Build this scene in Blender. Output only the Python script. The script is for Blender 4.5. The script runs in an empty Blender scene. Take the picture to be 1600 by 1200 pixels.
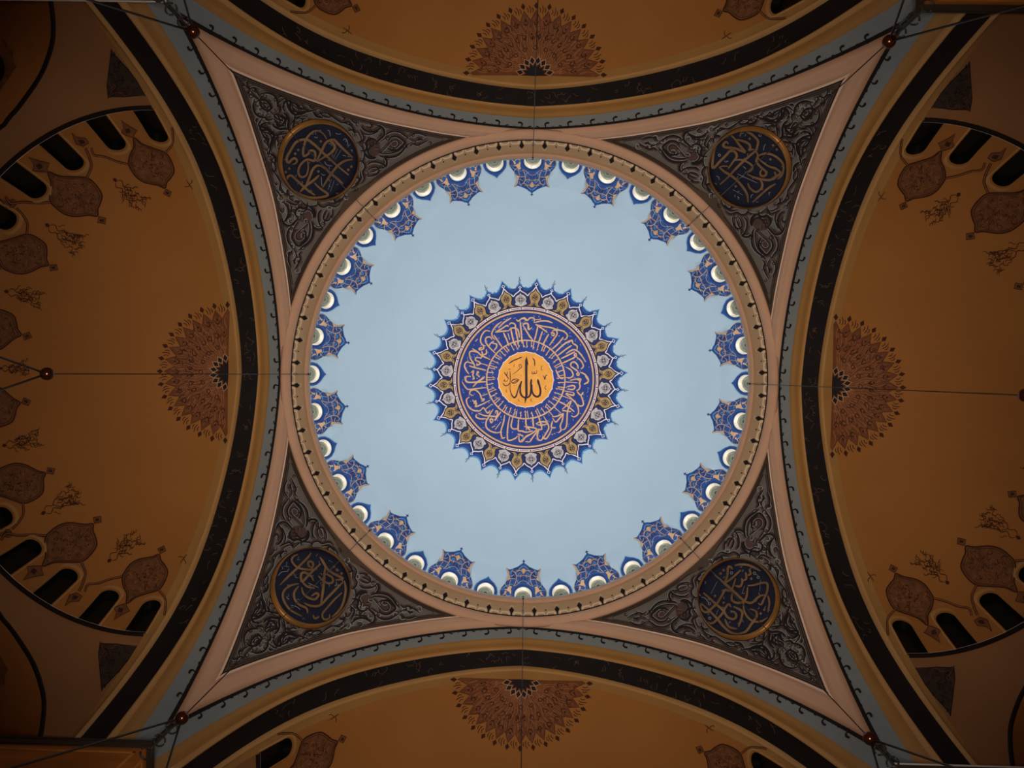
import bpy, math, random
import numpy as np
from mathutils import Matrix, Vector
from mathutils.geometry import delaunay_2d_cdt
random.seed(7); rng = np.random.default_rng(7)
S = 8.0            # metres per half bay
F = 1200.0         # chart unit: 1/F of the height above the eye point
C = bpy.context.scene.collection
scn = bpy.context.scene

# ------------------------------------------------------------------ camera, world, lights, exposure
ROLL = math.radians(1.25)
M0 = np.array([[math.cos(ROLL), -math.sin(ROLL), 0], [math.sin(ROLL), math.cos(ROLL), 0], [0, 0, 1.0]])
d = np.array([21.5, -14.8, F]); d /= np.linalg.norm(d)
q = Vector((0, 0, 1)).rotation_difference(Vector(d))
T = np.array(q.to_matrix()) @ M0                      # world -> camera (x right, y down, z forward)
cam = bpy.data.objects.new('camera', bpy.data.cameras.new('camera')); C.objects.link(cam)
cam.data.sensor_width = 36; cam.data.lens = 27.0; cam.data.clip_end = 200
ax = M0.T @ np.array([0.0092, 0.0183, 0]) * S
mw = Matrix.Identity(4)
for i in range(3):
    mw[i][0], mw[i][1], mw[i][2], mw[i][3] = T[0][i], -T[1][i], -T[2][i], -ax[i]
cam.matrix_world = mw
scn.camera = cam

world = bpy.data.worlds.new('world'); scn.world = world; world.use_nodes = True
bg = world.node_tree.nodes['Background']; bg.inputs[0].default_value = (1.0, 0.86, 0.72, 1); bg.inputs[1].default_value = 0.004
def area(name, loc, size, power, col, spread):
    l = bpy.data.lights.new(name, 'AREA'); l.shape = 'DISK'; l.size = size; l.energy = power; l.color = col; l.spread = math.radians(spread)
    o = bpy.data.objects.new(name, l); C.objects.link(o); o.location = loc; o.rotation_euler = (math.pi, 0, 0); return o
area('unseen_fill_light', (0, 0, -0.9), 3.0, 800, (1.0, 0.86, 0.73), 78)  # added unseen fill near the floor; narrow spread darkens the corners
LED_STRENGTH = 56.0
scn.view_settings.view_transform = 'Standard'; scn.view_settings.look = 'None'
scn.view_settings.gamma = 1.0; scn.view_settings.use_curve_mapping = False
scn.view_settings.exposure = 0.0

# ------------------------------------------------------------------ materials
def srgb(r, g, b):
    f = lambda c: (c / 255 / 12.92) if c / 255 <= 0.04045 else ((c / 255 + 0.055) / 1.055) ** 2.4
    return (f(r), f(g), f(b), 1)
def mat(name, col, rough=0.75, var=0.08, scale=1.2, metal=0.0, emit=None, bump=0.0, spec=0.3, stretch=None, detail=4):
    m = bpy.data.materials.new(name); m.use_nodes = True
    nt = m.node_tree; b = nt.nodes['Principled BSDF']
    b.inputs['Roughness'].default_value = rough; b.inputs['Metallic'].default_value = metal
    b.inputs['Specular IOR Level'].default_value = spec
    tc = nt.nodes.new('ShaderNodeTexCoord'); nz = nt.nodes.new('ShaderNodeTexNoise')
    nz.inputs['Scale'].default_value = scale; nz.inputs['Detail'].default_value = detail
    src = tc.outputs['Object']
    if stretch:
        mp = nt.nodes.new('ShaderNodeMapping'); mp.inputs['Scale'].default_value = stretch
        nt.links.new(src, mp.inputs['Vector']); src = mp.outputs['Vector']
    nt.links.new(src, nz.inputs['Vector'])
    r = nt.nodes.new('ShaderNodeValToRGB')
    c = srgb(*col)
    r.color_ramp.elements[0].position = 0.3; r.color_ramp.elements[1].position = 0.7
    r.color_ramp.elements[0].color = tuple(max(0, x * (1 - var)) for x in c[:3]) + (1,)
    r.color_ramp.elements[1].color = tuple(min(1, x * (1 + var)) for x in c[:3]) + (1,)
    nt.links.new(nz.outputs['Fac'], r.inputs['Fac']); nt.links.new(r.outputs['Color'], b.inputs['Base Color'])
    if bump:
        bp = nt.nodes.new('ShaderNodeBump'); bp.inputs['Strength'].default_value = bump; bp.inputs['Distance'].default_value = 0.03
        nt.links.new(nz.outputs['Fac'], bp.inputs['Height']); nt.links.new(bp.outputs['Normal'], b.inputs['Normal'])
    if emit:
        b.inputs['Emission Color'].default_value = srgb(*emit[:3]); b.inputs['Emission Strength'].default_value = emit[3]
    return m
MAT = dict(
    dome=mat('dome_plaster', (172, 197, 216), 0.8, 0.02, 0.5),
    reveal=mat('white_reveal', (196, 192, 182), 0.7, 0.02),
    pane=mat('window_glass', (138, 150, 132), 0.3, 0.25, 6.0),
    lattice=mat('window_lattice', (45, 55, 52), 0.6, 0.1),
    navy=mat('navy_paint', (30, 56, 128), 0.7, 0.14, 3.0),
    blue=mat('blue_paint', (32, 74, 140), 0.7, 0.16, 4.0),
    halo=mat('pale_blue_halo', (88, 146, 196), 0.75, 0.1, 4.0),
    deep=mat('deep_blue_paint', (24, 48, 104), 0.7, 0.12, 4.0),
    speck=mat('pale_blue_tracery', (140, 150, 205), 0.7, 0.1),
    gold=mat('gold_leaf', (205, 164, 122), 0.5, 0.1, 6.0),
    goldbrown=mat('dark_gold_leaf', (164, 138, 92), 0.5, 0.22, 9.0),
    golddisc=mat('gilded_disc', (222, 152, 56), 0.5, 0.1, 3.0),
    silver=mat('silver_leaf', (186, 182, 186), 0.5, 0.14, 8.0),
    pinkwhite=mat('pinkish_white_line', (226, 206, 206), 0.7, 0.04),
    whiteline=mat('white_outline', (226, 224, 240), 0.7, 0.04),
    ink=mat('dark_ink', (44, 22, 44), 0.7, 0.1),
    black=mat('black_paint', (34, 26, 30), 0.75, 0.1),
    pink=mat('pink_plaster', (206, 163, 134), 0.7, 0.04, 0.6),
    pinkgroove=mat('moulding_fillet', (226, 196, 172), 0.7, 0.03),
    beige=mat('beige_cornice', (186, 154, 118), 0.7, 0.04, 0.8),
    garland=mat('white_garland_relief', (224, 200, 168), 0.7, 0.1, 8.0),
    lineblack=mat('blackish_line', (26, 16, 14), 0.8, 0.1),  # black of the drawn lines and of the painted shade in the ring gap
    grey=mat('grey_blue_plaster', (130, 137, 140), 0.8, 0.05, 0.5),
    ochreband=mat('ochre_band', (166, 122, 66), 0.7, 0.06, 0.8),
    tan=mat('tan_moulding', (190, 144, 88), 0.7, 0.05, 0.8),
    inscr=mat('black_inscription_band', (19, 12, 11), 0.75, 0.3, 1.5),
    scribble=mat('faded_gold_script', (84, 58, 42), 0.6, 0.2),
    ochre=mat('ochre_plaster', (176, 116, 56), 0.8, 0.06, 0.35),
    lower=mat('lower_ochre_plaster', (160, 112, 72), 0.8, 0.1, 0.35),
    russet=mat('russet_rosette', (124, 72, 42), 0.75, 0.15, 3.0),
    russetline=mat('light_copper_line', (172, 112, 68), 0.7, 0.1),
    umber=mat('umber_line', (72, 34, 20), 0.8, 0.1),
    shield=mat('russet_cartouche', (124, 80, 48), 0.75, 0.22, 5.0),
    panelgrey=mat('pendentive_grey', (112, 106, 100), 0.75, 0.14, 1.6),
    framebrown=mat('panel_border_brown', (88, 72, 60), 0.75, 0.1, 2.0),
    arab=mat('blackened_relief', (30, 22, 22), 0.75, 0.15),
    arabhi=mat('emboss_highlight', (158, 156, 152), 0.7, 0.1),
    leafbrown=mat('brown_leaf_fill', (84, 62, 56), 0.75, 0.15, 3.0),
    rim=mat('bronze_gilt_rim', (152, 106, 52), 0.35, 0.3, 1.2, metal=0.3),
    rdisc=mat('midnight_blue_disc', (19, 20, 42), 0.5, 0.25, 2.0),
    rgold=mat('old_gold_script', (136, 102, 62), 0.35, 0.3, 1.5, metal=0.25),
    rthin=mat('pale_script', (150, 146, 150), 0.5, 0.15),
    dark=mat('dark_window_glass', (14, 15, 14), 0.3, 0.3),
    cable=mat('dark_steel_cable', (46, 34, 28), 0.5, 0.1, metal=0.3),
    ball=mat('dark_bronze_ball', (92, 50, 34), 0.18, 0.1, metal=0.8),
    bracket=mat('wrought_iron', (40, 34, 28), 0.5, 0.1),
    marble=mat('orange_veined_marble', (186, 112, 48), 0.35, 0.3, 0.9, stretch=(0.3, 0.3, 3.0)),
    marblef=mat('marble_panel_edge', (212, 140, 70), 0.4, 0.1),
    cornice=mat('dark_pier_cornice', (58, 52, 46), 0.5, 0.1),
    edge=mat('painted_edge_glint', (245, 240, 232), 0.35, 0.02),  # white put in as colour for light glinting on cornice edges
    darkfield=mat('dark_umber_field', (66, 52, 46), 0.75, 0.15, 3.0),
    niche=mat('niche_orange_plaster', (196, 124, 62), 0.8, 0.1, 0.4),
    carpet=mat('hall_carpet', (120, 84, 66), 0.95, 0.1, 2.0),
    led=mat('led_strip', (235, 244, 255), 0.5, 0.0, emit=(255, 247, 238, LED_STRENGTH)),
)

# ------------------------------------------------------------------ surfaces (unit: half bay; z above the eye)
def ogive(z0, c): return lambda y: z0 - (c[0]*np.abs(y) + c[1]*np.abs(y)**2 + c[2]*np.abs(y)**4 + c[3]*np.abs(y)**8)
hL = ogive(3.093, (.1, .5566, .2038, .069))          # arch edge, then the edges of its bands
hB1 = ogive(3.09, (.12, .5226, .0815, .54))
hB2 = ogive(3.08, (.12, .6967, -.1677, .6776))
hT2 = ogive(3.04, (.12, .5962, .2158, .2382))
XS, AX, AY = 1.19, .721, .83                           # semi-dome: rim plane and plan radii
ZB = float(hT2(.83))
def gs(rho): return hT2(AY*np.abs(rho))
_ty = np.linspace(.78, 1.3, 400); _tz = hT2(_ty)

def bisect(fun, lo, hi, n):
    lo = np.full(n, lo); hi = np.full(n, hi)
    for _ in range(46):
        m = (lo + hi) / 2; pos = fun(m) > 0
        hi = np.where(pos, m, hi); lo = np.where(pos, lo, m)
    return (lo + hi) / 2
def dome(uv):
    u, v = uv[:, 0] / F, uv[:, 1] / F
    a = u*u + v*v + 1; b = -2 * 3.15; c = 3.15**2 - .95**2
    z = (-b + np.sqrt(np.maximum(0, b*b - 4*a*c))) / (2*a)
    return np.stack([u*z, v*z, z], 1)
def pend(uv):
    u, v = uv[:, 0] / F, uv[:, 1] / F; r2 = u*u + v*v
    z = bisect(lambda z: z - hL(np.sqrt(np.clip(r2*z*z - 1, 0, 1.2))), 1.5, 3.3, len(u))
    return np.stack([u*z, v*z, z], 1)
def semi(uv):
    u, v = uv[:, 0] / F, uv[:, 1] / F
    z = bisect(lambda z: z - gs(np.minimum(np.hypot((np.maximum(u*z, XS) - XS) / AX, v*z / AY), 1.3)), 1.2, 3.3, len(u))
    return np.stack([u*z, v*z, z], 1)
def semi_pr(pr):        # (psi degrees, rho)
    ps = np.radians(pr[:, 0]); r = pr[:, 1]
    return np.stack([XS + AX*r*np.sin(ps), AY*r*np.cos(ps), gs(r)], 1)
def _wall_par(z):
    t = (ZB - z) / 1.2
    ay = np.interp(-z, -_tz, _ty)
    return AX + .25*t, ay, 2 + 3*t
def wall_pz(pz):        # (psi degrees, z)
    ps = np.radians(pz[:, 0]); z = pz[:, 1]; a, b, n = _wall_par(z)
    return np.stack([XS + a*np.sin(ps)**(2/n), b*np.sign(np.cos(ps))*np.abs(np.cos(ps))**(2/n), z], 1)
def wall(uv):
    u, v = uv[:, 0] / F, uv[:, 1] / F
    def fn(z):
        a, b, n = _wall_par(z)
        return (np.maximum(u*z - XS, 0) / a)**n + (np.abs(v*z) / b)**n - 1
    z = bisect(fn, .9, ZB, len(u))
    return np.stack([u*z, v*z, z], 1)
def flat(pts): return np.concatenate([pts, np.zeros((len(pts), 1))], 1)

def normals(mp, uv, eps=.4):
    p = mp(uv); e = np.array([[eps, 0]]); f = np.array([[0, eps]])
    n = np.cross(mp(uv + e) - mp(uv - e), mp(uv + f) - mp(uv - f))
    n /= np.maximum(np.linalg.norm(n, axis=1, keepdims=True), 1e-12)
    s = np.sign(np.sum(n * (np.array([[0, 0, .6]]) - p), 1, keepdims=True)); s[s == 0] = 1
    return p, n * s

# ------------------------------------------------------------------ mesh helpers
def rawmesh(name, verts, faces, m, smooth=True):
    me = bpy.data.meshes.new(name); me.from_pydata([tuple(v) for v in verts], [], [tuple(f) for f in faces])
    me.materials.append(m); me.validate()
    if smooth: me.polygons.foreach_set('use_smooth', [True] * len(me.polygons))
    me.update(); return me
def link(name, me, parent=None):
    o = bpy.data.objects.new(name, me); C.objects.link(o)
    if parent: o.parent = parent
    return o
def tag(o, label=None, cat=None, group=None, kind=None):
    if label: o['label'] = label
    if cat: o['category'] = cat
    if group: o['group'] = group
    if kind: o['kind'] = kind
    return o
def empty(name, loc):
    o = bpy.data.objects.new(name, None); C.objects.link(o); o.location = loc; o.empty_display_size = .2; return o
def copy_tree(o, parent=None):
    c = o.copy(); C.objects.link(c); c.parent = parent
    for ch in list(o.children): copy_tree(ch, c)
    return c
def rotated(o, ang):
    c = copy_tree(o); ca, sa = math.cos(ang), math.sin(ang); l = o.location
    c.location = (ca*l.x - sa*l.y, sa*l.x + ca*l.y, l.z); c.rotation_euler = (0, 0, o.rotation_euler.z + ang); return c

def spline(p, n=5, closed=False):
    p = np.asarray(p, float)
    if len(p) < 3 and not closed: 
        return p
    k = len(p); out = []
    rngk = range(k) if closed else range(k - 1)
    for i in rngk:
        if closed: a, b, c, e = p[(i-1) % k], p[i], p[(i+1) % k], p[(i+2) % k]
        else: a, b, c, e = p[max(i-1, 0)], p[i], p[i+1], p[min(i+2, k-1)]
        for j in range(n):
            t = j / n
            out.append(.5*((2*b) + (c-a)*t + (2*a-5*b+4*c-e)*t*t + (3*b-a-3*c+e)*t**3))
    if not closed: out.append(p[-1])
    return np.array(out)
def inside(pts, poly):
    x, y = pts[:, 0], pts[:, 1]; r = np.zeros(len(pts), bool); j = len(poly) - 1
    for i in range(len(poly)):
        xi, yi = poly[i]; xj, yj = poly[j]
        if yi != yj:
            c = ((yi > y) != (yj > y)) & (x < (xj - xi) * (y - yi) / (yj - yi) + xi); r ^= c
        j = i
    return r
def islands(n, faces):
    par = list(range(n))
    def fd(a):
        while par[a] != a: par[a] = par[par[a]]; a = par[a]
        return a
    for f in faces:
        r = fd(f[0])
        for i in f[1:]: par[fd(i)] = r
    return len({fd(f[0]) for f in faces})
class MB:
    """flat drawings laid on a curved surface"""
    def __init__(s, mp): s.mp = mp; s.v = []; s.o = []; s.f = []
    def rib(s, p, w=2.0, off=.0016, n=5, taper=.35, closed=False, smooth=True):
        p = spline(p, n, closed) if smooth else np.asarray(p, float)
        k = len(p)
        if closed: t = np.roll(p, -1, 0) - np.roll(p, 1, 0)
        else: t = np.gradient(p, axis=0)
        nn = np.stack([-t[:, 1], t[:, 0]], 1); nn /= np.maximum(np.linalg.norm(nn, axis=1, keepdims=True), 1e-9)
        ww = np.full(k, float(w)) if np.isscalar(w) else np.interp(np.linspace(0, 1, k), np.linspace(0, 1, len(w)), w)
        if not closed and taper is not None and np.isscalar(w):
            x = np.linspace(0, 1, k); ww = ww * (taper + (1-taper) * np.minimum(1, np.minimum(x, 1-x) * 5))
        b = len(s.v)
        L = p + nn*ww[:, None]/2; R = p - nn*ww[:, None]/2
        for i in range(k): s.v.append(L[i]); s.v.append(R[i]); s.o += [off, off]
        for i in range(k if closed else k - 1):
            j = (i+1) % k; s.f.append((b+2*i, b+2*i+1, b+2*j+1, b+2*j))
        return s
    def fill(s, poly, off=.001, step=None, holes=()):
        poly = np.asarray(poly, float); lo, hi = poly.min(0), poly.max(0)
        if step is None: step = max(hi - lo) / 6
        pts = [tuple(p) for p in poly]; ed = [(i, (i+1) % len(poly)) for i in range(len(poly))]
        for h in holes:
            b = len(pts); pts += [tuple(p) for p in h]; ed += [(b+i, b+(i+1) % len(h)) for i in range(len(h))]
        gx, gy = np.meshgrid(np.arange(lo[0]+step/2, hi[0], step), np.arange(lo[1]+step/2, hi[1], step))
        g = np.stack([gx.ravel(), gy.ravel()], 1)
        if len(g):
            k = inside(g, poly)
            for h in holes: k &= ~inside(g, np.asarray(h))
            pts += [tuple(p) for p in g[k]]
        r = delaunay_2d_cdt([Vector(p) for p in pts], ed, [], 0, 1e-5)
        vv = np.array([(a[0], a[1]) for a in r[0]]); ff = [tuple(f) for f in r[2]]
        if not ff: return s
        cen = np.array([vv[list(f)].mean(0) for f in ff]); k = inside(cen, poly)
        for h in holes: k &= ~inside(cen, np.asarray(h))
        b = len(s.v); s.v += list(vv); s.o += [off] * len(vv)
        s.f += [tuple(b+i for i in f) for f, kk in zip(ff, k) if kk]
        return s
    def dot(s, p, r, off=.0018, n=8, sq=0):
        a = np.arange(n) * 2*math.pi/n + sq
        b = len(s.v); s.v += [np.array([p[0] + r*math.cos(t), p[1] + r*math.sin(t)]) for t in a]; s.o += [off]*n
        s.f.append(tuple(range(b, b+n))); return s
    def sq(s, p, r, off=.0018, ang=0): return s.dot(p, r*1.3, off, 4, ang)
    def strip(s, A, B, offs):
        """ruled strip between two chart curves with a moulded section offs=[(t,off)...]"""
        b = len(s.v); k = len(A); m = len(offs)
        for t, o in offs:
            for i in range(k): s.v.append(A[i]*(1-t) + B[i]*t); s.o.append(o)
        for j in range(m-1):
            for i in range(k-1):
                s.f.append((b+j*k+i, b+j*k+i+1, b+(j+1)*k+i+1, b+(j+1)*k+i))
        return s
    def mesh(s, name, m, loc=(0, 0, 0), smooth=True):
        uv = np.array(s.v); o = np.array(s.o)[:, None]
        if s.mp is flat: P = flat(uv) + np.array([[0, 0, 1]]) * o
        else:
            p, n = normals(s.mp, uv); P = (p + n*o) * S
        return rawmesh(name, P - np.array(loc)[None, :], s.f, m, smooth)
    def build(s, name, m, parent=None, loc=None):
        if not s.f: return None
        if loc is None: loc = parent.location if parent is not None and parent.parent is None else (parent.parent.location if parent is not None else (0, 0, 0))
        o = link(name, s.mesh(name, m, loc), parent)
        if parent is not None and 'lettering' not in name and islands(len(s.v), s.f) > 1: o['kind'] = 'stuff'
        return o
def revolve(prof, n=288, loc=(0, 0, 0)):
    prof = np.array(prof) * S; a = np.arange(n) * 2*math.pi/n; v = []; f = []
    for R, z in prof: v += [(R*math.cos(t), R*math.sin(t), z) for t in a]
    for j in range(len(prof)-1):
        for i in range(n):
            k = (i+1) % n; f.append((j*n+i, j*n+k, (j+1)*n+k, (j+1)*n+i))
    return np.array(v), f
def tube(pts, r, n=10):
    pts = [np.array(p, float) for p in pts]; v = []; f = []
    for i, p in enumerate(pts):
        t = pts[min(i+1, len(pts)-1)] - pts[max(i-1, 0)]; t /= np.linalg.norm(t)
        a = np.cross(t, [0.3, .2, 1.0] if abs(t[2]) < .9 else [1, 0, 0]); a /= np.linalg.norm(a); b = np.cross(t, a)
        rr = r if np.isscalar(r) else r[i]
        v += [p + rr*(math.cos(k*2*math.pi/n)*a + math.sin(k*2*math.pi/n)*b) for k in range(n)]
    for i in range(len(pts)-1):
        for k in range(n):
            l = (k+1) % n; f.append((i*n+k, i*n+l, (i+1)*n+l, (i+1)*n+k))
    f.append(tuple(range(n))[::-1]); f.append(tuple(range((len(pts)-1)*n, len(pts)*n)))
    return v, f
def sphere(c, r, nu=24, nv=14):
    v = []; f = []
    for j in range(nv+1):
        ph = math.pi*j/nv
        for i in range(nu):
            t = 2*math.pi*i/nu; v.append((c[0]+r*math.sin(ph)*math.cos(t), c[1]+r*math.sin(ph)*math.sin(t), c[2]+r*math.cos(ph)))
    for j in range(nv):
        for i in range(nu):
            k = (i+1) % nu; f.append((j*nu+i, j*nu+k, (j+1)*nu+k, (j+1)*nu+i))
    return v, f
def box(lo, hi):
    (a, b, c), (x, y, z) = lo, hi
    return [(a,b,c),(x,b,c),(x,y,c),(a,y,c),(a,b,z),(x,b,z),(x,y,z),(a,y,z)], [(0,3,2,1),(4,5,6,7),(0,1,5,4),(1,2,6,5),(2,3,7,6),(3,0,4,7)]
def merge(*vf):
    v = []; f = []
    for a, b in vf:
        k = len(v); v += [tuple(x) for x in a]; f += [tuple(i+k for i in q) for q in b]
    return v, f

CEN = (825.0, 592.3)
def un(px, py, c=CEN):       # measured drawing -> upright chart
    x, y = px - c[0], py - c[1]; ca, sa = math.cos(ROLL), math.sin(ROLL)
    return (x*ca + y*sa, -x*sa + y*ca)
def crop(ox, oy, s, c=CEN, rot=0):
    """drawing frame: origin, scale, and the quarter turn that brings it to the canonical bay"""
    cr, sr = round(math.cos(rot)), round(math.sin(rot))
    def f(pts):
        o = []
        for x, y in pts:
            u, v = un(ox + x/s, oy + y/s, c); o.append((cr*u - sr*v, sr*u + cr*v))
        return np.array(o)
    return f
PI = math.pi
SIDE = ['right', 'lower', 'left', 'upper']
CORNER = ['lower right', 'lower left', 'upper left', 'upper right']
NTH = ['', 'second', 'third', 'fourth', 'fifth', 'sixth', 'seventh', 'eighth', 'ninth', 'tenth', 'eleventh', 'twelfth', 'thirteenth', 'fourteenth', 'fifteenth', 'sixteenth', 'seventeenth', 'eighteenth', 'nineteenth', 'twentieth']
def nth(k):
    if k < 20: return NTH[k]
    return ('twenty-' if k < 29 else 'thirty-' if k > 29 else '') + (['', '', 'first', 'second', 'third', 'fourth', 'fifth', 'sixth', 'seventh', 'eighth', 'ninth'][k-18] if k < 29 else 'thirtieth' if k == 29 else ['first', 'second', 'third', 'fourth', 'fifth', 'sixth'][k-30])

# ================================================================== central dome with its windows
HW = 13.4
def arch_outline(hw=HW, bot=357.0, spring=339.0, top=327.2, n=12):
    p = [(-hw, bot), (-hw, (bot+spring)/2)]
    p += [(-hw*math.cos(PI*i/n), spring - (spring-top)*math.sin(PI*i/n)) for i in range(n+1)]
    p += [(hw, (bot+spring)/2), (hw, bot)]
    return p                                   # (lateral, radius)
def ar(p): return np.array([(x, -r) for x, r in p])
def sector(off_deg):
    t = math.radians(off_deg); c, s_ = math.cos(t), math.sin(t)
    return lambda p: np.stack([p[:, 0]*c - p[:, 1]*s_, p[:, 0]*s_ + p[:, 1]*c], 1)
allv = []; allf = []
secm = MB(dome)
A5 = math.radians(5)
outer = [(r*math.sin(t), -r*math.cos(t)) for r, t in
         [(361.5, -A5+2*A5*i/8) for i in range(8)] + [(r, A5) for r in (361.5, 350, 335, 320, 310)] + [(300, A5-2*A5*i/4) for i in range(4)] + [(r, -A5) for r in (300, 310, 320, 335, 350)]]
secm.fill(outer, 0, 7.0, holes=[ar(arch_outline())])
suv = np.array(secm.v)
for k in range(36):
    b = len(allv); allv += list(sector(10*k)(suv)); allf += [tuple(i+b for i in f) for f in secm.f]
rad = [300, 280, 255, 230, 205, 180, 155, 130, 105, 80, 55, 30, 12]
b = len(allv)
for r in rad: allv += [np.array((r*math.sin(math.radians(5+2.5*i)), -r*math.cos(math.radians(5+2.5*i)))) for i in range(144)]
allv.append(np.array((0.0, 0.0)))
for j in range(len(rad)-1):
    for i in range(144):
        k = (i+1) % 144; allf.append((b+j*144+i, b+j*144+k, b+(j+1)*144+k, b+(j+1)*144+i))
for i in range(144): allf.append((b+(len(rad)-1)*144+i, b+(len(rad)-1)*144+(i+1) % 144, len(allv)-1))
P = dome(np.array(allv)) * S
ceil = link('ceiling', rawmesh('ceiling', P, allf, MAT['dome']))
tag(ceil, 'pale blue plaster dome ceiling above the ring of windows', 'dome', kind='structure')

# one window, canonical at the top of the ring, then 35 turned copies
wo = ar(arch_outline()); wp = dome(wo)
outdir = np.array([[0, -1.0, 0]])
wback = wp + outdir * .019; wback[:, 0] *= .88
wbase = np.array([0, wp[:, 1].mean(), wp[:, 2].min()]) * S
k = len(wo)
rv = np.concatenate([wp, wback]) * S - wbase
rf = [(i, i+1, k+i+1, k+i) for i in range(k-1)]
win = empty('window_1', wbase); tag(win, kind='structure')
link('reveal', rawmesh('reveal', rv, rf, MAT['reveal']), win)
# glass as a slightly dished pane set at the back of the reveal
link('pane', rawmesh('pane', wback*S - wbase, [tuple(range(k))], MAT['pane'], False), win)
def lat_ring(sc, w, dep):
    c = wback.mean(0); c = np.array([0, wback[:, 1].mean(), wback[len(wo)//2, 2] - .075])
    o = []
    for i in range(k): o.append(c + (wback[i]-c)*sc)
    inn = [c + (wback[i]-c)*(sc-w) for i in range(k)]
    sh = np.array([[0, dep, 0]])
    v = np.concatenate([np.array(o)+sh, np.array(inn)+sh])*S - wbase
    return v, [(i, i+1, k+i+1, k+i) for i in range(k-1)]
v, f = merge(lat_ring(.99, .05, .004), lat_ring(.62, .04, .004), lat_ring(.26, .26, .005))
link('lattice', rawmesh('lattice', v, f, MAT['lattice'], False), win)
for kk in range(36):
    w = win if kk == 0 else rotated(win, math.radians(10*kk))
    w.name = 'window_%d' % (kk+1)
    tag(w, 'arched white dome window, ' + ('topmost of the ring' if kk == 0 else nth(kk) + ' clockwise from the topmost'), 'window', 'windows around the dome base', 'structure')

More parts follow.
